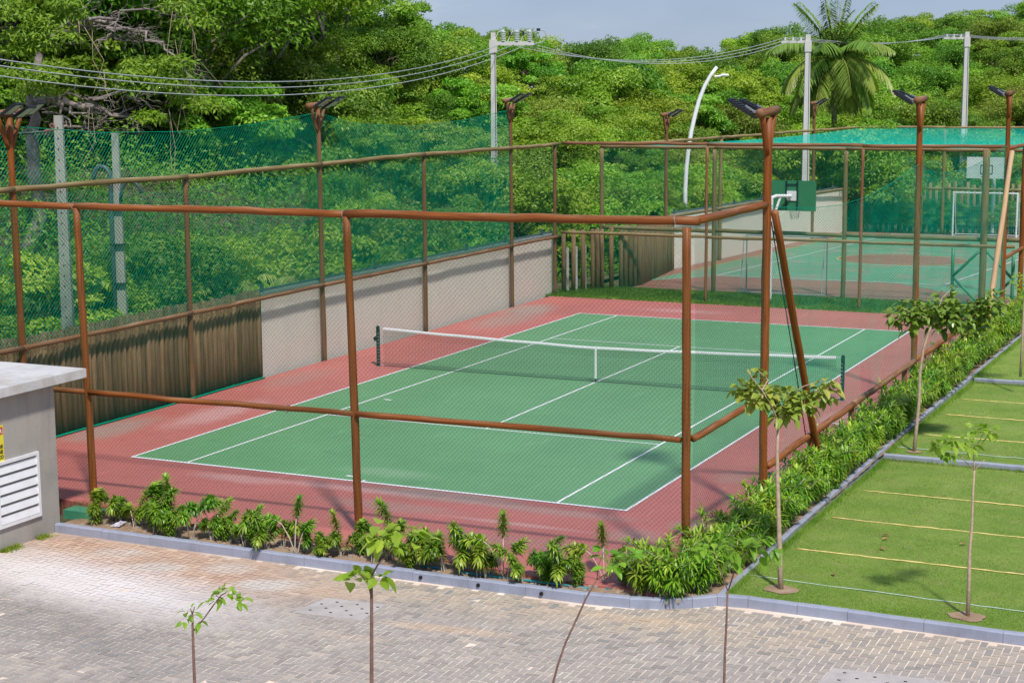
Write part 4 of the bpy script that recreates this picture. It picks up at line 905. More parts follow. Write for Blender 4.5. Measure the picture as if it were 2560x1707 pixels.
y = -3.6
while y < 33:
    f = min(1, max(0, (y-2)/10)); hedge_at(13.62+rnd.uniform(-.05, .09)+.004*y, y, rnd.uniform(.88, 1.08)); 
    if rnd.random() < .75: hedge_at(13.82+.005*y+rnd.uniform(-.04, .04), y+.15, rnd.uniform(.62, .8))
    y += rnd.uniform(.34, .44)+.004*max(0, y)
# ---- young trees
def sap_leaf(V, F, T, p, d, L, wd, tone, roll=0., droop=.5):
    d = np.array(d, float); d /= np.linalg.norm(d); s = np.cross(d, [0, 0, 1.]); n0 = np.linalg.norm(s); s = s/n0 if n0 > .05 else np.array([1., 0, 0]); up = np.cross(s, d)
    s2 = s*math.cos(roll)+up*math.sin(roll); up = np.cross(s2, d); s = s2; g = np.array([0, 0, -1.]); b = len(V)
    prof = [(0, .05), (.18, .62), (.42, 1.0), (.68, .86), (.88, .42), (1, 0)]
    for t, w in prof:
        c = p+d*L*t+g*L*droop*t*t; rz_ = up*wd*.13*w
        if w > .01: V.extend([c-s*wd*w*.5+rz_, c-up*wd*.02, c+s*wd*w*.5+rz_])
        else: V.append(c)
    for i in range(4):
        o = b+3*i; F.extend([(o, o+1, o+4, o+3), (o+1, o+2, o+5, o+4)]); T.extend([tone, tone*.85])
    o = b+12; e = b+15; F.extend([(o, o+1, e), (o+1, o+2, e)]); T.extend([tone, tone*.85])
def young_tree(label, base, segs, clusters, mleaf, bark, leafL=.12, asp=.55, stalks=True):
    """segs: list of (points, r0, r1); clusters: (centre, radii, n, tone, droop)"""
    root = empty('young_tree', base); tag(root, label, 'young tree'); B = np.array(base); t = MB()
    for j, (pts, r0, r1) in enumerate(segs):
        P = [np.array(p)-B for p in pts]; k = len(P); t.tube([tuple(p) for p in P], [r0+(r1-r0)*i/(k-1) for i in range(k)], 8)
    t.build('trunk', bark, root, True); V, F, T = [], [], []; pt = MB()
    for (c, rad, n, tone, droop) in clusters:
        c = np.array(c)-B; rad = np.array(rad)
        for i in range(n):
            q = rng.normal(size=3); q /= np.linalg.norm(q); q *= rng.uniform(.25, 1)**.6; p = c+q*rad
            d = np.array([q[0], q[1], q[2]*.4+.15])+rng.normal(0, .5, 3)*np.array([1, 1, .6])
            sap_leaf(V, F, T, p, d, leafL*rng.uniform(.7, 1.15), leafL*asp*rng.uniform(.85, 1.15), float(np.clip(tone+rng.normal(0, .17), 0, 1)), rng.uniform(-.6, .6), droop*rng.uniform(.2, 1.0))
            if stalks and i % 3 == 0: pt.tube([tuple(p), tuple(p*.55+c*.45+np.array([0, 0, -.02]))], .0035, 4)
    pt.mi = [1]*len(pt.f); fo = pt; finish(fo, V, F, T); fo.build('crown', [mleaf, M_PETIOLE], root)
    return root
# two leafy young trees and a thin one standing on the lawn
def apath(b, uvs, d):
    return [b]+[tuple(at(u, v, d)) for u, v in uvs]
def depth(p): return to_px(p)[2]
b1 = (14.81, -3.4, -.03); d1 = depth(b1)
P1 = [b1]+[tuple(at(u, v, d1+dd)) for u, v, dd in [(1950, 1400, 0), (1947, 1300, 0), (1944, 1200, -.03), (1943, 1120, 0), (1946, 1060, .02)]]
f1 = P1[-1]
L1 = [[f1, tuple(at(1932, 1020, d1-.1)), tuple(at(1905, 975, d1-.2)), tuple(at(1880, 945, d1-.2)), tuple(at(1868, 922, d1-.25))], [f1, tuple(at(1958, 1022, d1+.1)), tuple(at(1975, 985, d1+.2)), tuple(at(2010, 965, d1+.15)), tuple(at(2060, 950, d1+.1))], [tuple(at(1905, 975, d1-.2)), tuple(at(1920, 950, d1)), tuple(at(1895, 925, d1))]]
young_tree('young tree on the front lawn with a flat crown of large yellowing leaves', b1, [(P1, .045, .02)]+[(p, .016, .006) for p in L1],
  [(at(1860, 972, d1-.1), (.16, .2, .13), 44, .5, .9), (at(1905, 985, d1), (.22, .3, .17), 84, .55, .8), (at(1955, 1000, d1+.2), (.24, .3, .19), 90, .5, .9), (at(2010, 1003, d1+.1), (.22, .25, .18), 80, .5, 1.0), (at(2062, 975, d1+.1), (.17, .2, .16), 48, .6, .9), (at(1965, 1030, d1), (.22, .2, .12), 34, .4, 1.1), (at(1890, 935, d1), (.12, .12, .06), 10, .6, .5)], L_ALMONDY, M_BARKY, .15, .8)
b2 = (14.63, 7.0, -.05); d2 = depth(b2)
P2 = [b2]+[tuple(at(u, v, d2)) for u, v in [(2291, 1070), (2298, 1000), (2300, 930), (2309, 870), (2322, 830), (2328, 815)]]
f2 = P2[-1]
L2 = [[f2, tuple(at(2290, 795, d2-.2)), tuple(at(2262, 770, d2-.3))], [f2, tuple(at(2340, 790, d2)), tuple(at(2355, 745, d2)), tuple(at(2378, 722, d2))], [f2, tuple(at(2400, 780, d2+.3)), tuple(at(2450, 755, d2+.4))]]
cl2 = []
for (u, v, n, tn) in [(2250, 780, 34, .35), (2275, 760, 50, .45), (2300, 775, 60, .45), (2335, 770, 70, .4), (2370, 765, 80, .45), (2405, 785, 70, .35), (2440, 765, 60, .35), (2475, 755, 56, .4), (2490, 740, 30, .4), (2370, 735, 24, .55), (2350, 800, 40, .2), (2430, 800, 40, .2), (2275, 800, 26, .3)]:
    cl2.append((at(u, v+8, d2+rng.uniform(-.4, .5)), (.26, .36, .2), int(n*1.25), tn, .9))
young_tree('young tree with the largest dense dark green crown standing on the middle lawn', b2, [(P2, .04, .022)]+[(p, .018, .007) for p in L2], cl2, L_ALMOND, M_BARKY, .165, .78)
b3 = (17.62, -3.59, -.03); d3 = depth(b3)
P3 = [b3]+[tuple(at(u, v, d3)) for u, v in [(2423, 1440), (2424, 1380), (2430, 1310), (2432, 1240), (2436, 1175)]]
f3 = P3[-1]
L3 = [[f3, tuple(at(2410, 1150, d3-.1)), tuple(at(2382, 1120, d3-.2)), tuple(at(2360, 1108, d3-.2))], [f3, tuple(at(2434, 1140, d3+.1)), tuple(at(2432, 1122, d3+.1)), tuple(at(2450, 1100, d3+.1)), tuple(at(2462, 1072, d3+.1))], [f3, tuple(at(2452, 1160, d3)), tuple(at(2462, 1148, d3))]]
young_tree('thin young tree on the front lawn with two sprays of bright lime leaves', b3, [(P3, .03, .014)]+[(p, .01, .004) for p in L3],
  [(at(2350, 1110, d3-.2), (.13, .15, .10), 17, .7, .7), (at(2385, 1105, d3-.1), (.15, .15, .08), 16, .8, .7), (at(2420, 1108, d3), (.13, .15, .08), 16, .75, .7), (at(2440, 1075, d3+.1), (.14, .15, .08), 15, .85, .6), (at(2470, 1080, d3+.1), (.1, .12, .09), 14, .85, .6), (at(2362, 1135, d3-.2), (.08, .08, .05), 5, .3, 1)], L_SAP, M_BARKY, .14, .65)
b4 = (16.0, 15.2, -.1); d4 = depth(b4)
young_tree('slender young tree cut off by the right edge of the picture, lime green leaves', tuple(at(2551, 942, d4)), [([tuple(at(2551, 942, d4)), tuple(at(2556, 850, d4)), tuple(at(2560, 760, d4)), tuple(at(2566, 705, d4))], .035, .02)],
  [(at(2556, 702, d4), (.25, .3, .2), 60, .8, .7), (at(2600, 690, d4), (.3, .3, .25), 90, .7, .7)], L_SAP, M_BARKY, .12, .55)
# four saplings in front, feet below the picture
def sapling(label, d, stem, r0, r1, limbs, cl, bark, leafL=.11, ml=None):
    top = [at(u, v, d) for u, v in stem]; low = top[0]; dirn = (top[0]-top[1]); dirn /= np.linalg.norm(dirn); n = max(.01, -dirn[2])
    foot = low+dirn*((low[2]+.15)/n if n > .5 else 1.5); foot = np.array([low[0]+(low[0]-top[1][0])*.2, low[1]+(low[1]-top[1][1])*.2, -.17])
    young_tree(label, tuple(foot), [([tuple(foot)]+[tuple(p) for p in top], r0*1.2, r1)]+[([tuple(at(u, v, d+dd)) for u, v, dd in l], a, b_) for l, a, b_ in limbs],
      [(at(u, v, d+dd), rad, n_, tn, dr) for (u, v, dd, rad, n_, tn, dr) in cl], ml or L_SAP, bark, leafL, .6)
    return foot
sapling('young sapling with a forked top standing in front of the paving, leftmost of four', 15.6, [(487, 1720), (484, 1640), (482, 1580), (481, 1535)], .014, .010,
  [([(485, 1575, 0), (510, 1545, 0), (535, 1510, .05), (553, 1487, .05), (570, 1478, .05)], .008, .004), ([(481, 1535, 0), (476, 1520, 0)], .007, .004), ([(481, 1535, 0), (487, 1515, 0)], .006, .004)],
  [(560, 1490, .05, (.1, .1, .06), 14, .55, .8), (590, 1500, .1, (.09, .09, .07), 12, .5, .9), (525, 1500, 0, (.07, .06, .04), 5, .5, .6), (478, 1528, 0, (.07, .07, .05), 9, .6, .9), (463, 1556, 0, (.03, .03, .03), 3, .65, .8), (495, 1553, 0, (.03, .03, .03), 3, .5, .8), (552, 1472, 0, (.08, .06, .02), 5, .6, .5)], M_TWIG, .09)
sapling('young sapling with a kinked trunk and large pale leaves, second from the left in front', 14.6, [(929, 1720), (929, 1600), (929, 1500), (928, 1440)], .0165, .0125,
  [([(928, 1440, 0), (945, 1410, 0), (970, 1385, 0), (989, 1345, 0), (975, 1320, 0)], .009, .004), ([(926, 1485, 0), (920, 1455, 0), (905, 1440, 0)], .005, .003)],
  [(950, 1330, 0, (.13, .12, .08), 12, .75, .6), (1010, 1325, 0, (.15, .12, .09), 14, .7, .6), (1035, 1350, 0, (.1, .1, .06), 6, .5, .8), (965, 1362, 0, (.1, .08, .05), 5, .5, .8), (895, 1437, 0, (.09, .08, .04), 10, .55, .9), (950, 1440, 0, (.08, .07, .04), 7, .5, .9), (880, 1450, 0, (.04, .04, .03), 3, .6, 1)], M_TWIG, .155)
sapling('tall leaning sapling with a bare crooked stem, third from the left in front', 14.9, [(1379, 1720), (1395, 1660), (1413, 1608), (1440, 1550), (1465, 1495), (1492, 1448)], .0105, .008,
  [([(1492, 1448, 0), (1520, 1430, 0), (1545, 1397, 0)], .006, .004), ([(1492, 1448, 0), (1497, 1410, 0), (1510, 1378, 0)], .005, .003)],
  [(1530, 1405, 0, (.13, .1, .07), 10, .6, .7), (1570, 1400, 0, (.13, .1, .08), 10, .65, .7), (1598, 1390, 0, (.05, .05, .04), 4, .65, .5), (1508, 1385, 0, (.06, .06, .05), 5, .35, .6)], M_TWIG, .13)
sapling('slim sapling with a wide fork and drooping leaves, rightmost of four in front', 14.8, [(1810, 1720), (1812, 1640), (1816, 1560), (1819, 1475)], .0115, .009,
  [([(1819, 1475, 0), (1808, 1445, 0), (1798, 1420, 0), (1788, 1392, 0), (1772, 1362, 0)], .006, .003), ([(1821, 1475, 0), (1835, 1430, 0), (1848, 1402, 0), (1870, 1378, 0), (1888, 1368, 0), (1915, 1365, 0)], .007, .003)],
  [(1755, 1370, 0, (.1, .1, .05), 9, .45, .9), (1785, 1380, 0, (.1, .1, .06), 8, .45, .9), (1840, 1365, 0, (.14, .1, .07), 16, .35, 1), (1885, 1375, .05, (.12, .1, .07), 14, .3, 1.1), (1905, 1350, 0, (.12, .1, .05), 9, .4, .9), (1942, 1378, 0, (.04, .04, .04), 4, .3, 1.3), (1835, 1400, 0, (.1, .1, .05), 6, .3, 1.2)], M_TWIG, .125)

# ------------------------------------------------------------------ HILL AND TREES
SKY = [(-900, -150), (0, -150), (500, -110), (700, -80), (860, -25), (960, 5), (1040, 35), (1150, 52), (1250, 68), (1420, 84), (1560, 76), (1640, 68), (1720, 80), (1800, 86), (1830, 62), (1900, 50), (2000, 42), (2200, 34), (2300, 26), (2480, 12), (2560, -10), (3400, -30)]
kx = [a for a, b_ in SKY]; kv = [b_ for a, b_ in SKY]
BND = [(-4.2, -60), (-4.2, 28), (-4.2, 32), (-3.0, 37.6), (-1.6, 58), (-1.2, 63), (40, 64)]
def bdepth(u):
    """depth at which a sight line leaves the courts"""
    d = CF + CS*(u-W/2)/FOC; best = 95.
    for (x0, y0), (x1, y1) in zip(BND[:-1], BND[1:]):
        A = np.array([[d[0], x0-x1], [d[1], y0-y1]]); rhs = np.array([x0-CAM[0], y0-CAM[1]])
        try: t, s = np.linalg.solve(A, rhs)
        except Exception: continue
        if 0 <= s <= 1 and t > 0: best = min(best, t)
    return best
ub = np.linspace(-1200, 3600, 121); BD = np.array([bdepth(u) for u in ub])
CAN = 3.4
def hill_z(X, Y):
    d = np.stack([X-CAM[0], Y-CAM[1], 0*X-3], -1); z = d@CF; u = W/2+FOC*(d@CS)/np.maximum(z, 1)
    db = np.interp(u, ub, BD); s = (z-db)
    dR = db+48; TR = 7.56+(212-np.interp(u, kx, kv))/FOC*dR-CAN-1.2
    t = np.clip(s/48, 0, 1); t = t*t*(3-2*t)
    n = 1.0*vnoise(X, Y, 9, 21)+.5*vnoise(X, Y, 4, 22)
    return np.where(s > 0, TR*t+n*np.clip(s/12, 0, 1)*.9, 0)-.12+.0*X
nx, ny = 150, 150; X, Y = np.meshgrid(np.linspace(-140, 70, nx), np.linspace(-30, 190, ny)); Z = hill_z(X, Y)
i = np.arange(nx*ny).reshape(ny, nx); Fq = np.stack([i[:-1, :-1], i[:-1, 1:], i[1:, 1:], i[1:, :-1]], -1).reshape(-1, 4)
flat = (Z.reshape(-1) <= -.115); keep = ~(flat[Fq].all(1)); cen = np.stack([X, Y], -1).reshape(-1, 2)[Fq].mean(1)
keep &= ~((cen[:, 0] > -2.5) & (cen[:, 1] < 58))
mb = MB(); mb.raw(np.stack([X, Y, Z], -1).reshape(-1, 3), Fq[keep]); tag(mb.build('hill', M_EARTH, None, True), kind='structure')
def blocked(u, d, top=0):
    """keeps the ground in front of poles and lamp clear"""
    return (abs(u-1236) < 100 and d < 72 and top > 7.3-82/FOC*d) or (abs(u-2020) < 55 and d < 85) or (abs(u-2418) < 55 and d < 97) or (1670 < u < 1810 and d < 77) or (110 < u < 320 and d < 47.5)
# prototypes
BIG = [tree_proto('broadleaf_tree', 3.6, 5.2, 2.2, 50, 620, .19, L_BRIGHT, 500, .17, M_BARK, 3, cr=(.22, .4), asp=.38),
       tree_proto('broadleaf_tree', 3.4, 5.6, 1.6, 46, 620, .19, L_HILL, 501, .17, M_BARK, 2, cr=(.22, .4), asp=.38),
       tree_proto('broadleaf_tree', 3.2, 5.0, 2.0, 44, 600, .18, L_DARK, 502, .16, M_BARKD, 2, cr=(.22, .42))]
MED = [tree_proto('hillside_tree', 2.3, 3.5, .5, 30, 520, .17, L_HILL, 510, .09, None, 2, flat=.6),
       tree_proto('hillside_tree', 2.5, 3.2, .7, 34, 480, .17, L_BRIGHT, 511, .09, None, 2, flat=.55),
       tree_proto('hillside_tree', 2.1, 3.7, .4, 28, 520, .16, L_DARK, 512, .08, None, 2),
       tree_proto('hillside_tree', 2.4, 3.3, .5, 32, 460, .16, L_OLIVE, 513, .08, M_BARK, 3, flat=.6),
       tree_proto('hillside_tree', 2.2, 3.4, .6, 34, 460, .18, L_HILL, 514, .09, None, 2, flat=.5, cr=(.2, .38)),
       tree_proto('hillside_tree', 2.6, 3.3, .6, 40, 420, .17, L_BRIGHT, 515, .09, None, 2, flat=.6, cr=(.18, .34))]
NEAR = [tree_proto('shrub', 1.6, 2.7, .05, 32, 420, .14, L_BRIGHT, 520, .04, None, 4, cr=(.24, .42)),
        tree_proto('shrub', 1.5, 3.0, .0, 32, 420, .135, L_HILL, 521, .04, None, 4, cr=(.24, .42)),
        tree_proto('shrub', 1.7, 2.5, .05, 34, 420, .13, L_DARK, 522, .04, None, 4, cr=(.24, .42)),
        tree_proto('shrub', 1.5, 2.8, .0, 44, 300, .165, L_BRIGHT, 523, .04, None, 3, cr=(.2, .34), flat=.5)]
KLAB = {id(MED[0]): ('mid green rounded tree in the thicket on the hillside', 'rounded hillside trees'), id(MED[1]): ('yellow green spreading tree in the thicket on the hillside', 'spreading hillside trees'), id(MED[2]): ('dark green tall tree in the thicket on the hillside', 'dark hillside trees'),
  id(MED[3]): ('olive grey sparse tree in the thicket on the hillside', 'olive hillside trees'), id(MED[4]): ('layered mid green tree in the thicket on the hillside', 'layered hillside trees'), id(MED[5]): ('bright green tree with many small clumps on the hillside', 'clumpy hillside trees'),
  id(NEAR[0]): ('bright green shrub behind the court walls', 'bright shrubs behind the walls'), id(NEAR[1]): ('mid green upright shrub behind the court walls', 'upright shrubs behind the walls'), id(NEAR[2]): ('dark green low shrub behind the court walls', 'dark shrubs behind the walls'), id(NEAR[3]): ('lime green layered shrub behind the court walls', 'lime shrubs behind the walls')}
def put(proto, x, y, s, cat='tree', lab=None, grp=None, sz=None, z=None):
    zz = float(hill_z(np.array(float(x)), np.array(float(y)))) if z is None else z
    key = id(proto); o = place(proto, x, y, zz-.05, s, rnd.uniform(0, 6.28))
    o.scale = (s*rnd.uniform(.9, 1.12), s*rnd.uniform(.9, 1.12), (sz or s)*rnd.uniform(.92, 1.08))
    if lab: tag(o, lab, cat, grp)
    else: tag(o, KLAB[key][0], cat, KLAB[key][1])
    if not lab and key in (id(q) for q in NEAR): o['category'] = 'shrub'
    return o
# rows of trees climbing the hill
cnt = 0; d_off = 5.2
while d_off < 58:
    u = -230+rnd.uniform(0, 80)
    while u < 3150:
        db = float(np.interp(u, ub, BD)); d = db+d_off+rnd.uniform(-1.2, 1.2); step = rnd.uniform(2.7, 3.9)*(1 if d_off < 30 else 1.25)*FOC/d
        p = at(u, 212, d); left = u < 820
        if not (left and d_off < 19) and not blocked(u, d, float(hill_z(np.array(p[0]), np.array(p[1])))+4.1):
            wgt = [3, 3, 2 if u < 1900 else 3, 1.6, 3, 2.5]
            if u > 1500: wgt[1] *= .8
            k = rnd.choices(range(6), wgt)[0]; s = rnd.uniform(.66, 1.2)*(1.0 if d_off > 12 else .85)
            if d_off > 44: s = min(s, .98)
            if left: s *= 1.25; k = rnd.choice([0, 2, 2, 4, 3])
            put(MED[k], p[0], p[1], s); cnt += 1
        u += step
    d_off += rnd.uniform(3.0, 4.0)*(1 if d_off < 30 else 1.3)
# dense shrubs directly behind walls and palisade
u = -150
while u < 2750:
    db = float(np.interp(u, ub, BD))
    for off in (2.0, 4.2):
        if u > 1930 and off < 3: d = db+off-.6
        else: d = db+off
        p = at(u+rnd.uniform(-25, 25), 212, d+rnd.uniform(-.5, .5))
        if blocked(u, d, 3): continue
        put(NEAR[rnd.choices(range(4), [3, 2.5, 2, 1.5] if u > 700 else [.5, 2, 5, .6])[0]], p[0], p[1], rnd.uniform(.7, 1.05)*(1 if off < 3 else 1.25)*(.8 if u < 560 and off < 3 else 1))  # left end favours the dark kind: dense shade put into leaf colour
    u += rnd.uniform(1.7, 2.5)*FOC/db
# big trees on the near left
for (u, d, k, s, lab) in [(-60, 61, 1, 1.35, 'tall broad tree filling the upper left corner of the picture'), (110, 63, 1, 1.4, 'tall mid green tree near the upper left corner, behind the gnarled tree'), (330, 70, 2, 1.6, 'tall tree coloured dark as the shade behind the bare limbs at the upper left'), (480, 67, 1, 1.25, 'mid green broadleaf tree right of the bare limbs'),  # dark leaf kind behind the limbs puts the hollow's shade into the colour
    (640, 72, 0, 1.4, 'bright green tree above the second light pole'), (560, 78, 1, 1.65, 'tall mid green tree high on the left slope'), (800, 82, 0, 1.35, 'yellow green tree below the left end of the sky'), (250, 80, 1, 1.8, 'tallest tree on the left slope, its top above the picture'), (20, 75, 0, 1.8, 'tall tree behind the upper left corner'), (890, 100, 2, 1.28, 'dark rounded tree breaking the skyline at its left end'), (960, 82, 2, .8, 'dark olive tree below the skyline left of the utility pole')]:
    p = at(u, 212, d); put(BIG[k], p[0], p[1], s, 'tree', lab, 'large trees on the left slope')
for (u, d, k, s, sz) in [(2098, 86.5, 0, 1.25, 1.5), (2150, 88, 3, 1.2, 1.4), (2175, 85, 2, 1.1, 1.3)]:
    p = at(u, 212, d); put(MED[k], p[0], p[1], s, 'tree', 'tree in the row hiding the foot of the coconut palm', 'trees below the palm', sz)
for i in range(26):
    put(NEAR[rnd.choice([0, 1, 3, 1])], 1.6+i*.56+rnd.uniform(-.15, .15), 60.1+rnd.uniform(-.3, .3), rnd.uniform(.45, .62), 'shrub', 'low leafy shrub in front of the far row of palings', 'shrubs before the far palings', None, 0.)
# undergrowth: leafy ground cover so that the slope reads as one thicket
def under(n, u0, u1, o0, o1, size, tall=1.0):
    u = rng.uniform(u0, u1, n); off = o0+(o1-o0)*rng.uniform(0, 1, n)**1.3; d = np.interp(u, ub, BD)+off
    P = CAM[None]+(CF[None]+CS[None]*((u-W/2)/FOC)[:, None])*d[:, None]; z = hill_z(P[:, 0], P[:, 1])
    h = (.7+2.0*np.clip(vnoise(P[:, 0], P[:, 1], 2.2, 31)+.35, 0, 1))*np.clip(off/2.5, .25, 1)
    P[:, 2] = z+h*tall*rng.uniform(.2, 1, n); return P
mb = MB(); P = under(150000, -150, 2720, .6, 46, .2); Nn = rng.normal(size=P.shape)*.6+np.array([.25, -.3, .8]); leafcards(mb, P, Nn, .19, .45, np.clip(.4+.35*vnoise(P[:, 0], P[:, 1], 3, 33)+rng.normal(0, .15, len(P)), 0, 1))
P = under(60000, 2720, 4200, .6, 46, .2, 1.6); Nn = rng.normal(size=P.shape)*.6+np.array([.25, -.3, .8]); leafcards(mb, P, Nn, .3, .5, np.clip(.4+.35*vnoise(P[:, 0], P[:, 1], 3, 33)+rng.normal(0, .15, len(P)), 0, 1))
tag(mb.build('undergrowth', L_HILL), 'mixed leafy undergrowth filling the gaps between the hillside trees', 'undergrowth', kind='stuff')
# ---- gnarled tree with bare limbs
def branchy(mb, p, q, r0, r1, lev, seed, spread=.9, nsub=5):
    r2 = random.Random(seed); pts = limb(mb, p, q, r0, r1, seed, .22, 7); L = (Vector(q)-Vector(p)).length
    if lev <= 0: return
    dirn = (Vector(q)-Vector(p)).normalized()
    for k in range(nsub):
        i = r2.randint(2, 7); s = pts[i]; d = (dirn+Vector((r2.gauss(0, spread), r2.gauss(0, spread), r2.gauss(0, spread)))).normalized(); l = L*r2.uniform(.3, .6); rr = (r0+(r1-r0)*i/7)*.55
        branchy(mb, s, s+d*l, rr, rr*.3, lev-1, r2.randint(0, 99999), spread, nsub)
g0 = at(95, 560, 53); root = empty('gnarled_tree', (g0[0], g0[1], 0)); tag(root, 'gnarled old tree with long bare grey limbs arching over the left palisade', 'tree')
Bz = np.array([g0[0], g0[1], 0]); Q = lambda u, v, d: tuple(at(u, v, d)-Bz)
tb = MB(); limb(tb, (0, 0, -.3), Q(80, 330, 53), .28, .2, 1, .08); limb(tb, Q(80, 330, 53), Q(100, 130, 53), .19, .12, 2, .15); tb.build('trunk', M_BARK, root, True)
for j, (a, b_, r0, r1) in enumerate([((90, 245, 53), (215, 268, 51.5), .12, .09), ((215, 268, 51.5), (330, 300, 51), .08, .03), ((215, 262, 51.5), (345, 235, 50.6), .07, .02), ((100, 130, 53), (215, 50, 51.5), .11, .07), ((215, 50, 51.5), (345, 80, 51), .07, .05), ((345, 80, 51), (480, 175, 50.6), .05, .02), ((215, 50, 51.5), (420, 20, 51.2), .06, .015), ((250, 100, 52), (345, 75, 51.2), .06, .03), ((60, 330, 53), (250, 320, 51.6), .07, .02)]):
    t = MB(); branchy(t, Q(*a), Q(*b_), r0, r1, 2, 700+j, .55, 6); t.build('bare_limb', M_BARK, root, True)
t = MB()
for k in range(22):
    u, v = rnd.uniform(190, 500), rnd.uniform(20, 300); p = Vector(Q(u, v, rnd.uniform(50.4, 51.6))); l = rnd.uniform(.8, 2.6)
    t.tube([tuple(p), tuple(p+Vector((rnd.gauss(0, .15), rnd.gauss(0, .15), -l*.5))), tuple(p+Vector((rnd.gauss(0, .3), rnd.gauss(0, .3), -l)))], [.012, .009, .005], 4)
t.build('hanging_vines', M_BARKY, root)
cl = MB()
for (u, v, r_) in [(30, 40, .9), (60, 90, .8), (110, 60, .7), (150, 95, .8), (175, 40, .6), (100, 120, .7), (30, 130, .7), (60, 185, .8), (120, 200, .9), (90, 230, .7), (345, 165, .6), (400, 170, .7), (430, 210, .6), (160, 10, .6), (10, 10, .9), (370, 295, .5), (480, 250, .8), (520, 270, .7), (440, 160, .6), (340, 190, .5), (490, 60, .8), (450, 20, .7)]:
    c = np.array(Q(u, v, rnd.uniform(50.2, 51.8))); n = 380; d = rng.normal(size=(n, 3)); d[:, 2] = np.abs(d[:, 2])-.3; d /= np.linalg.norm(d, axis=1, keepdims=True); leafcards(cl, c+d*rng.uniform(.4, 1, n)[:, None]*r_*np.array([1.1, 1.1, .55]), d*.6+rng.normal(size=(n, 3))*.4+[0, 0, .5], .19, .33, np.clip(rng.normal(.5, .2, n), 0, 1), .9)
cl.build('crown', L_HILL, root)
# ---- palms
def frond(mb, mr, p, az, el, L, wl, seed, droop=1.0, nl=34, tone=.4):
    r2 = np.random.default_rng(seed); d0 = np.array([math.cos(az)*math.cos(el), math.sin(az)*math.cos(el), math.sin(el)]); pts = []; c = np.array(p, float); v = d0.copy(); k = 16
    for i in range(k+1):
        pts.append(c.copy()); c = c+v*L/k; v = v+np.array([0, 0, -droop*.13*(1+i*.09)]); v /= np.linalg.norm(v)
    mr.tube([tuple(q) for q in pts], [.03*(1-.85*i/k) for i in range(k+1)], 5); pts = np.array(pts); V, F, T = [], [], []
    for j in range(nl):
        q = .12+.88*j/nl; x = q*k; i = min(k-1, int(x)); c = pts[i]*(1-(x-i))+pts[i+1]*(x-i); ax = pts[i+1]-pts[i]; ax /= np.linalg.norm(ax)
        s = np.cross(ax, [0, 0, 1.]); n0 = np.linalg.norm(s); s = s/n0 if n0 > .05 else np.array([-math.sin(az), math.cos(az), 0]); ll = wl*math.sin(math.pi*min(1, .16+q*.82))**.6
        for sg in (-1, 1):
            d = s*sg*.85+ax*.5+np.array([0, 0, -.22+r2.normal(0, .1)]); strap(V, F, T, c, d, ll*r2.uniform(.85, 1.1), .07, np.clip(tone+r2.normal(0, .15), 0, 1), r2.uniform(.3, .65))
    finish(mb, V, F, T)
pc = at(2087, 150, 88); root = empty('coconut_palm', (pc[0], pc[1], 0)); tag(root, 'coconut palm with long arching fronds standing behind the white utility pole', 'palm'); z0 = pc[2]
t = MB(); t.tube([(0.25, 0, -.3), (.1, 0, z0*.4), (0, 0, z0*.8), (0, 0, z0)], [.2, .16, .14, .16], 12); t.build('trunk', M_BARK, root, True)
k = 0
for (az, el, L, dr) in [(a+rnd.uniform(-.15, .15), e, l, d_) for e, l, d_, na, o_ in ((1.4, 3.9, .1, 5, 0), (1.1, 4.0, .22, 7, .4), (.7, 4.1, .42, 8, .1), (.25, 4.1, .6, 9, .3), (-.25, 3.9, .6, 8, .6), (-.7, 3.4, .5, 7, .2)) for a in [o_+2*math.pi*i/na for i in range(na)]]:
    k += 1; f = MB(); st = MB(); frond(f, st, (0, 0, z0), az, el, L*rnd.uniform(.84, 1.02), .92, 800+k, dr*1.1, 54, .55 if el < .3 else .3)
    fr = f.build('frond', L_PALM, root); st.build('midrib', M_PETIOLE, fr)
t = MB()
for i in range(9): a = i*.7; q = Vector((.28*math.cos(a), .28*math.sin(a), z0-.25-.08*(i % 3))); t.tube([tuple(q+Vector((0, 0, .12))), tuple(q+Vector((0, 0, .05))), tuple(q-Vector((0, 0, .05))), tuple(q-Vector((0, 0, .12)))], [.03, .1, .1, .03], 8)
t.build('coconuts', M_PETIOLE, root, True)
for i, (u, v, d, n, hh, lab) in enumerate([(470, 640, 46.5, 9, 1.0, 'feathery small palm behind the palisade, left of a close pair'), (560, 625, 47.5, 9, 1.2, 'feathery small palm behind the palisade, tallest of the small palms'), (650, 640, 48.5, 8, 1.1, 'feathery small palm where the palisade meets the wall'), (720, 610, 49.5, 8, 1.0, 'feathery small palm behind the start of the concrete wall')]):
    c = at(u, v, d); root = empty('small_palm', (c[0], c[1], 0)); tag(root, lab, 'palm', 'small feathery palms behind the wall'); 
    t = MB(); t.tube([(0, 0, -.2), (0, 0, hh)], .07, 8); t.build('trunk', M_BARKD, root)
    for j in range(n+4):
        f = MB(); st = MB(); frond(f, st, (0, 0, hh), j*6.28/(n+4)+i, rnd.uniform(.7, 1.25), rnd.uniform(1.7, 2.4), .5, 900+i*20+j, .7, 26, .6); fr = f.build('frond', L_PALM, root); st.build('midrib', M_PETIOLE, fr)

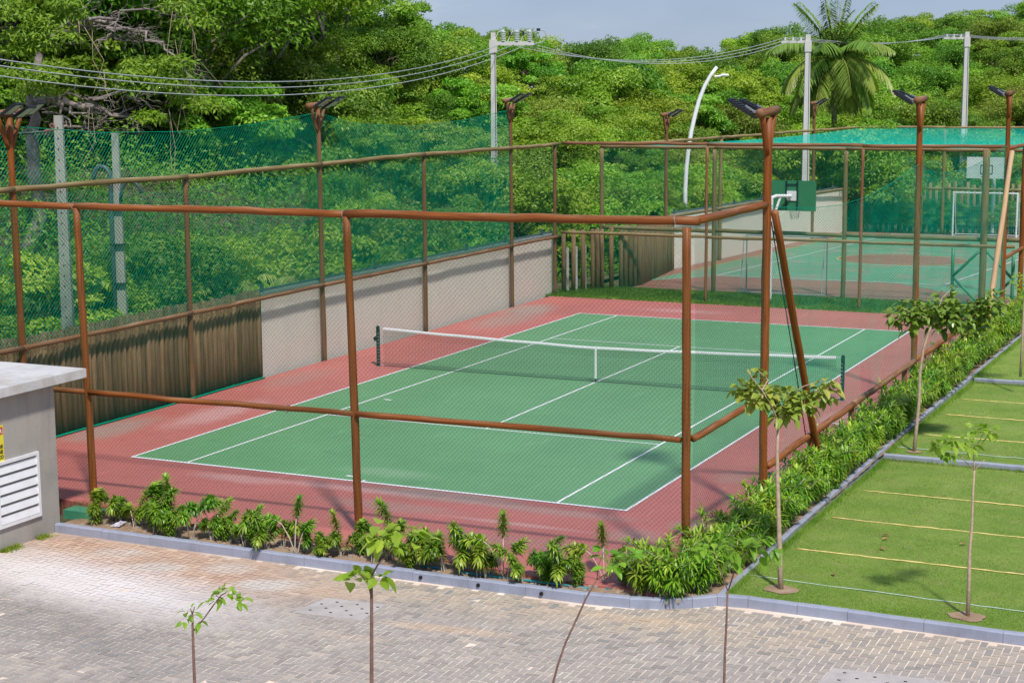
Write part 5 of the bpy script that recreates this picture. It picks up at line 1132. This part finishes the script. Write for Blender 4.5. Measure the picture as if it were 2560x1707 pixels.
# ------------------------------------------------------------------ BUILDING
root = empty('utility_building', (2.12, -4.72, 0)); tag(root, 'small grey rendered utility building with a flat concrete roof and white louvre', 'building')
t = MB(); t.box(-5, 0, -8, 0, -.25, 2.5); t.build('wall', M_BWALL, root)
t = MB(); t.tube([(-.3, .03, -.2), (-.3, .03, 2.45)], .03, 8)
for z in (.4, 1.4, 2.2): t.box(-.34, -.26, .0, .04, z, z+.03)
t.build('conduit', M_GREYPIPE, root)
t = MB(); t.box(-5.3, .22, -8.3, .62, 2.503, 2.66); rf_ = t.build('roof', M_SLAB, root)
t = MB()
for i in range(46): x = -5.2+i*.118+rnd.uniform(0, .05); t.box(x, x+.07, .3+rnd.uniform(0, .2), .45+rnd.uniform(0, .12), 2.663, 2.664+.0) if False else None
L0, L1, Z0, Z1 = -1.55, -.50, .24, 1.38
lv = empty('louvre', (0, 0, 0)); lv.parent = root
t = MB(); fw = .055
t.box(.003, .045, L0, L1, Z0, Z0+fw); t.box(.003, .045, L0, L1, Z1-fw, Z1); t.box(.003, .045, L0, L0+fw, Z0+fw, Z1-fw); t.box(.003, .045, L1-fw, L1, Z0+fw, Z1-fw); t.build('louvre_frame', M_WHITE, lv)
t = MB(); t.box(.001, .006, L0+fw, L1-fw, Z0+fw, Z1-fw); t.build('shade_backing', plain('painted_gap_shade', (.24, .23, .21), .9), lv)  # dark sheet, its colour stands in for shade between the slats
n = 6; hz = (Z1-Z0-2*fw)/n
for i in range(n):
    z = Z0+fw+i*hz; t = MB(); t.add([(.042, L0+fw, z+.012), (.042, L1-fw, z+.012), (.012, L1-fw, z+hz*.8), (.012, L0+fw, z+hz*.8), (.036, L0+fw, z+.004), (.036, L1-fw, z+.004), (.008, L1-fw, z+hz*.78), (.008, L0+fw, z+hz*.78)], [(0, 1, 2, 3), (4, 7, 6, 5), (0, 4, 5, 1), (2, 6, 7, 3)]); t.build('slat', M_WHITE, lv)
# sign, mostly outside the picture
sg = empty('warning_sign', (2.127, -6.03, 1.37)); tag(sg, 'yellow warning sign with a red header on the building wall at the left edge', 'sign')
M_SY = plain('sign_yellow', (.72, .62, .04), .5); M_SR = plain('sign_red', (.5, .03, .02), .5); M_SK = plain('sign_black', (.015, .015, .015), .5)
t = MB(); t.box(0, .004, -.45, 0, 0, .62); t.build('sign_plate', M_SY, sg)
t = MB(); t.box(.005, .006, -.43, -.015, .465, .59); t.build('sign_header', M_SR, sg)
def text(s, y, z, size, mm, nm):
    c = bpy.data.curves.new(nm, 'FONT'); c.body = s; c.size = size; c.align_x = 'RIGHT'; c.extrude = .0006; c.offset = .003
    o = bpy.data.objects.new(nm, c); C.objects.link(o); me = bpy.data.meshes.new_from_object(o); bpy.data.objects.remove(o); o = bpy.data.objects.new(nm, me); C.objects.link(o)
    me.materials.clear(); me.materials.append(mm); o.parent = sg; o.location = (.0075, y, z); o.rotation_euler = (R(90), 0, R(90)); return o
text('R', -.035, .492, .1, M_WHITE, 'lettering'); text('DE', -.03, .235, .082, M_SK, 'lettering'); text('NE', -.03, .145, .082, M_SK, 'lettering'); text('CO', -.02, .055, .082, M_SK, 'lettering')
# ---- concrete utility poles
def cpole(x, y, h, w0, w1, label, m, holes=False, name='utility_pole', z=0.):
    r = empty(name, (x, y, z), R(25)); tag(r, label, 'utility pole'); t = MB(); k = 10
    for i in range(k):
        a, b_ = i/k, (i+1)/k; wa = (w0+(w1-w0)*a)/2; wb = (w0+(w1-w0)*b_)/2; za, zb = h*a, h*b_
        V = [(sx*wa, sy*wa*.7, za) for sx, sy in ((-1, -1), (1, -1), (1, 1), (-1, 1))]+[(sx*wb, sy*wb*.7, zb) for sx, sy in ((-1, -1), (1, -1), (1, 1), (-1, 1))]
        t.add(V, [(0, 1, 5, 4), (1, 2, 6, 5), (2, 3, 7, 6), (3, 0, 4, 7)]+([(4, 5, 6, 7)] if i == k-1 else []))
    if holes:
        for i in range(26):
            z = .5+i*.245; w_ = .30-(.11)*z/6.93; t.box(-.03, .0, -w_*.35-.004, -w_*.35+.001, z, z+.035, mi=1); t.box(w_/2-.001, w_/2+.004, -.02, .02, z+.1, z+.14, mi=1)
    t.build('shaft', [m, M_HOLE] if holes else m, r); return r
p = cpole(-4.5, 3.55, 6.93, .30, .19, 'thick weathered concrete pole behind the left palisade, with a cable hook on top', M_POLE, True)
t = MB(); t.tube([(-.1, -.05, 6.6), (-.24, -.08, 6.6), (-.3, -.08, 6.57)], .03, 8); t.tube([(-.13+.05*math.cos(a), -.1, 6.7+.05*math.sin(a)) for a in [i*math.pi/6 for i in range(13)]], .012, 5); t.tube([(-.3+.04*math.cos(a), -.08, 6.55+.04*math.sin(a)) for a in [i*math.pi/6 for i in range(13)]], .012, 5); t.build('hook', M_RUST, p)
t = MB(); t.tube([(-.3, -.08, 6.56), (-1.2, -.2, 6.5), (-3, -.5, 6.42)], .03, 6); t.tube([(-.27, -.08, 6.5), (-.25, -.08, 6.2), (-.22, -.08, 5.9)], .012, 5); t.build('cable_end', M_BLACK, p)
p = cpole(-5.6, 6.95, 6.43, .26, .165, 'grey concrete pole with curved conduit pipes behind the left palisade', M_POLE)
t = MB(); t.tube([(-.16, -.12, 0), (-.15, -.12, 4.5), (-.13, -.12, 5.2), (-.15, -.12, 5.4), (-.25, -.12, 5.56), (-.38, -.12, 5.6), (-.5, -.12, 5.52), (-.55, -.12, 5.38), (-.55, -.12, 5.25)], .06, 8); t.build('conduit', M_GREYPIPE, p, True)
t = MB(); t.tube([(.1, -.12, 4.7), (.13, -.12, 5.0), (.25, -.12, 5.2), (.45, -.12, 5.2), (.6, -.12, 5.05), (.62, -.12, 4.9)], .045, 8); t.build('conduit', M_GREYPIPE, p, True)
for z in (1.2, 2.6, 3.6, 4.5): t = MB(); t.box(-.23, .14, -.19, .1, z, z+.03); t.build('strap_band', M_BLACK, p)
POLES = [(at(1233, 82, 71), 'white utility pole with three grey insulators in front of the green slope', 1), (at(2020, 87, 84), 'white utility pole just left of the coconut palm', -1), (at(2418, 80, 96), 'white utility pole at the right, behind the overhead net', -1)]
PT = []
for j, (q, lab, sg_) in enumerate(POLES):
    z0 = 0.; h = float(q[2]); p = cpole(float(q[0]), float(q[1]), h, .40 if j else .34, .24 if j else .2, lab, M_POLEW, z=0.); p.rotation_euler = (0, 0, YAW*-1+R(0))
    p.rotation_euler = (0, 0, R(25)); L = 1.72 if j == 0 else 1.35
    t = MB(); t.box(*(sorted((-.1*sg_, L*sg_))), -.07, .07, h-.55 if j == 0 else h-.42, h-.38 if j == 0 else h-.3); t.box(-.17, .17, -.13, .13, h-.85, h-.3); t.build('crossarm', M_POLEW, p)
    xs = (.42, 1.0, 1.55) if j == 0 else tuple(sg_*v for v in (.35, .75, 1.15))
    for x in xs:
        t = MB()
        if j == 0:
            for q2 in range(6): t.tube([(x, 0, h-.36+q2*.075), (x, 0, h-.33+q2*.075)], .12, 10)
            t.tube([(x, 0, h-.38), (x, 0, h+.12)], .06, 8); t.tube([(x, 0, h+.1), (x-.2, 0, h+.02), (x-.4, 0, h-.4)], .02, 5); ins = t.build('insulator', M_GLASSINS, p)
            t = MB(); t.box(x+.24, x+.33, -.05, .05, h-.12, h+.03); t.build('fuse_cap', M_BLACK, p) if x < 1.4 else None
        else:
            t.tube([(x, 0, h-.3), (x, 0, h-.15)], .06, 8); t.build('insulator', M_GLASSINS, p)
    if j == 0:
        t = MB(); t.tube([(1.63, 0, h-.5), (2.1, 0, h-.42), (2.28, 0, h-.2), (2.18, 0, h+.05), (1.98, 0, h+.1)], .022, 5); t.build('jumper_lead', M_CABLE, p); t = MB(); t.box(1.84, 2.0, -.05, .05, h+.05, h+.16); t.build('fuse_cap', M_BLACK, p)
    t = MB(); t.tube([(.1, -.17, h*.15), (.07, -.11, h-.9)], .012, 5); t.build('earth_wire', M_GREYPIPE, p)
    PT.append([np.array([float(q[0])+math.cos(R(25))*x, float(q[1])+math.sin(R(25))*x, h-(.5 if j == 0 else .14)]) for x in xs])
def cable(a, b_, sag, label, r=.015):
    t = MB(); k = 30; a = np.array(a); b_ = np.array(b_); t.tube([tuple(a+(b_-a)*i/k-np.array([0, 0, 4*sag*(i/k)*(1-i/k)])) for i in range(k+1)], r, 5); tag(t.build('power_line', M_CABLE, None, True), label, 'cable', 'power lines')
for i, n_ in enumerate(('highest', 'middle', 'lowest')):
    v = (142, 158, 184)[i]; cable(at(-60, v-2, 36), PT[0][i]+np.array([-.1, 0, 0]), 1.0+.09*i, 'power line sagging from the left edge to the first white pole, %s of three' % n_)
    cable(PT[0][2-i]+np.array([.15+.0*i, 0, 0]), PT[1][i], 1.05-.08*i, 'power line from the first white pole to the pole beside the palm, %s of three' % n_)
    cable(PT[1][i], PT[2][i], .38+.04*i, 'power line between the two right hand white poles, %s of three' % n_)
    cable(PT[2][i], at(2700, 84+5*i, 104), .25, 'power line leaving the last white pole at the right edge, %s of three' % n_)
# ---- curved street lamp
lp = [at(u, v, 76) for u, v in [(1713, 640), (1713, 475), (1716, 420), (1721, 375), (1728, 330), (1737, 290), (1748, 250), (1762, 215), (1776, 190), (1792, 168)]]
lp[0][2] = 0; root = empty('street_lamp', tuple(lp[0])); tag(root, 'tall curved white street lamp leaning to the right behind the back court wall', 'street lamp'); B_ = lp[0]
t = MB(); t.tube([tuple(q-B_) for q in lp], [.11, .1, .1, .1, .1, .1, .095, .09, .085, .08], 10); t.build('mast', M_WHITE, root, True)
t = MB(); t.tube([tuple(at(u, v, 76)-B_) for u, v in [(1786, 192), (1800, 191), (1806, 188), (1821, 189)]], [.05, .05, .06, .07], 8); t.build('lamp_head', M_WHITE, root)


# ------------------------------------------------------------------ light
SUN = Vector((.47, -.53, 1)).normalized()
sl = bpy.data.lights.new('sun', 'SUN'); so = bpy.data.objects.new('sun', sl); C.objects.link(so)
so.rotation_euler = SUN.to_track_quat('Z', 'Y').to_euler(); so.location = (30, -30, 50)
sl.energy = 3.6; sl.angle = R(4); sl.color = (1, .95, .87)
w = bpy.data.worlds.new('World'); sc.world = w; w.use_nodes = True; nt = w.node_tree
bg = nt.nodes['Background']; sky = nt.nodes.new('ShaderNodeTexSky'); sky.sky_type = 'NISHITA'; sky.sun_disc = False
sky.sun_elevation = math.asin(SUN.z); sky.sun_rotation = math.atan2(SUN.x, SUN.y)
sky.air_density = 1.0; sky.dust_density = .4; sky.ozone_density = 2.0
g = coords(nt, 'Generated')
cl = noise(nt, 3.4, 7, .55, mapping(nt, g, scale=(1, 1, 3.2), loc=(.3, .1, 0)), .3)
skyc = mixc(nt, .82, sky.outputs[0], ramp(nt, cl, [(.36, (1.15, 1.65, 2.85)), (.5, (1.5, 2.0, 3.2)), (.6, (2.9, 3.2, 4.1))]))
lk(nt, skyc, bg.inputs[0]); bg.inputs[1].default_value = .15
sc.view_settings.view_transform = 'Standard'; sc.view_settings.look = 'None'; sc.view_settings.exposure = 0.22; sc.view_settings.gamma = 1
sc.cycles.max_bounces = 6; sc.cycles.diffuse_bounces = 3; sc.cycles.transparent_max_bounces = 12; sc.cycles.caustics_reflective = False; sc.cycles.caustics_refractive = False
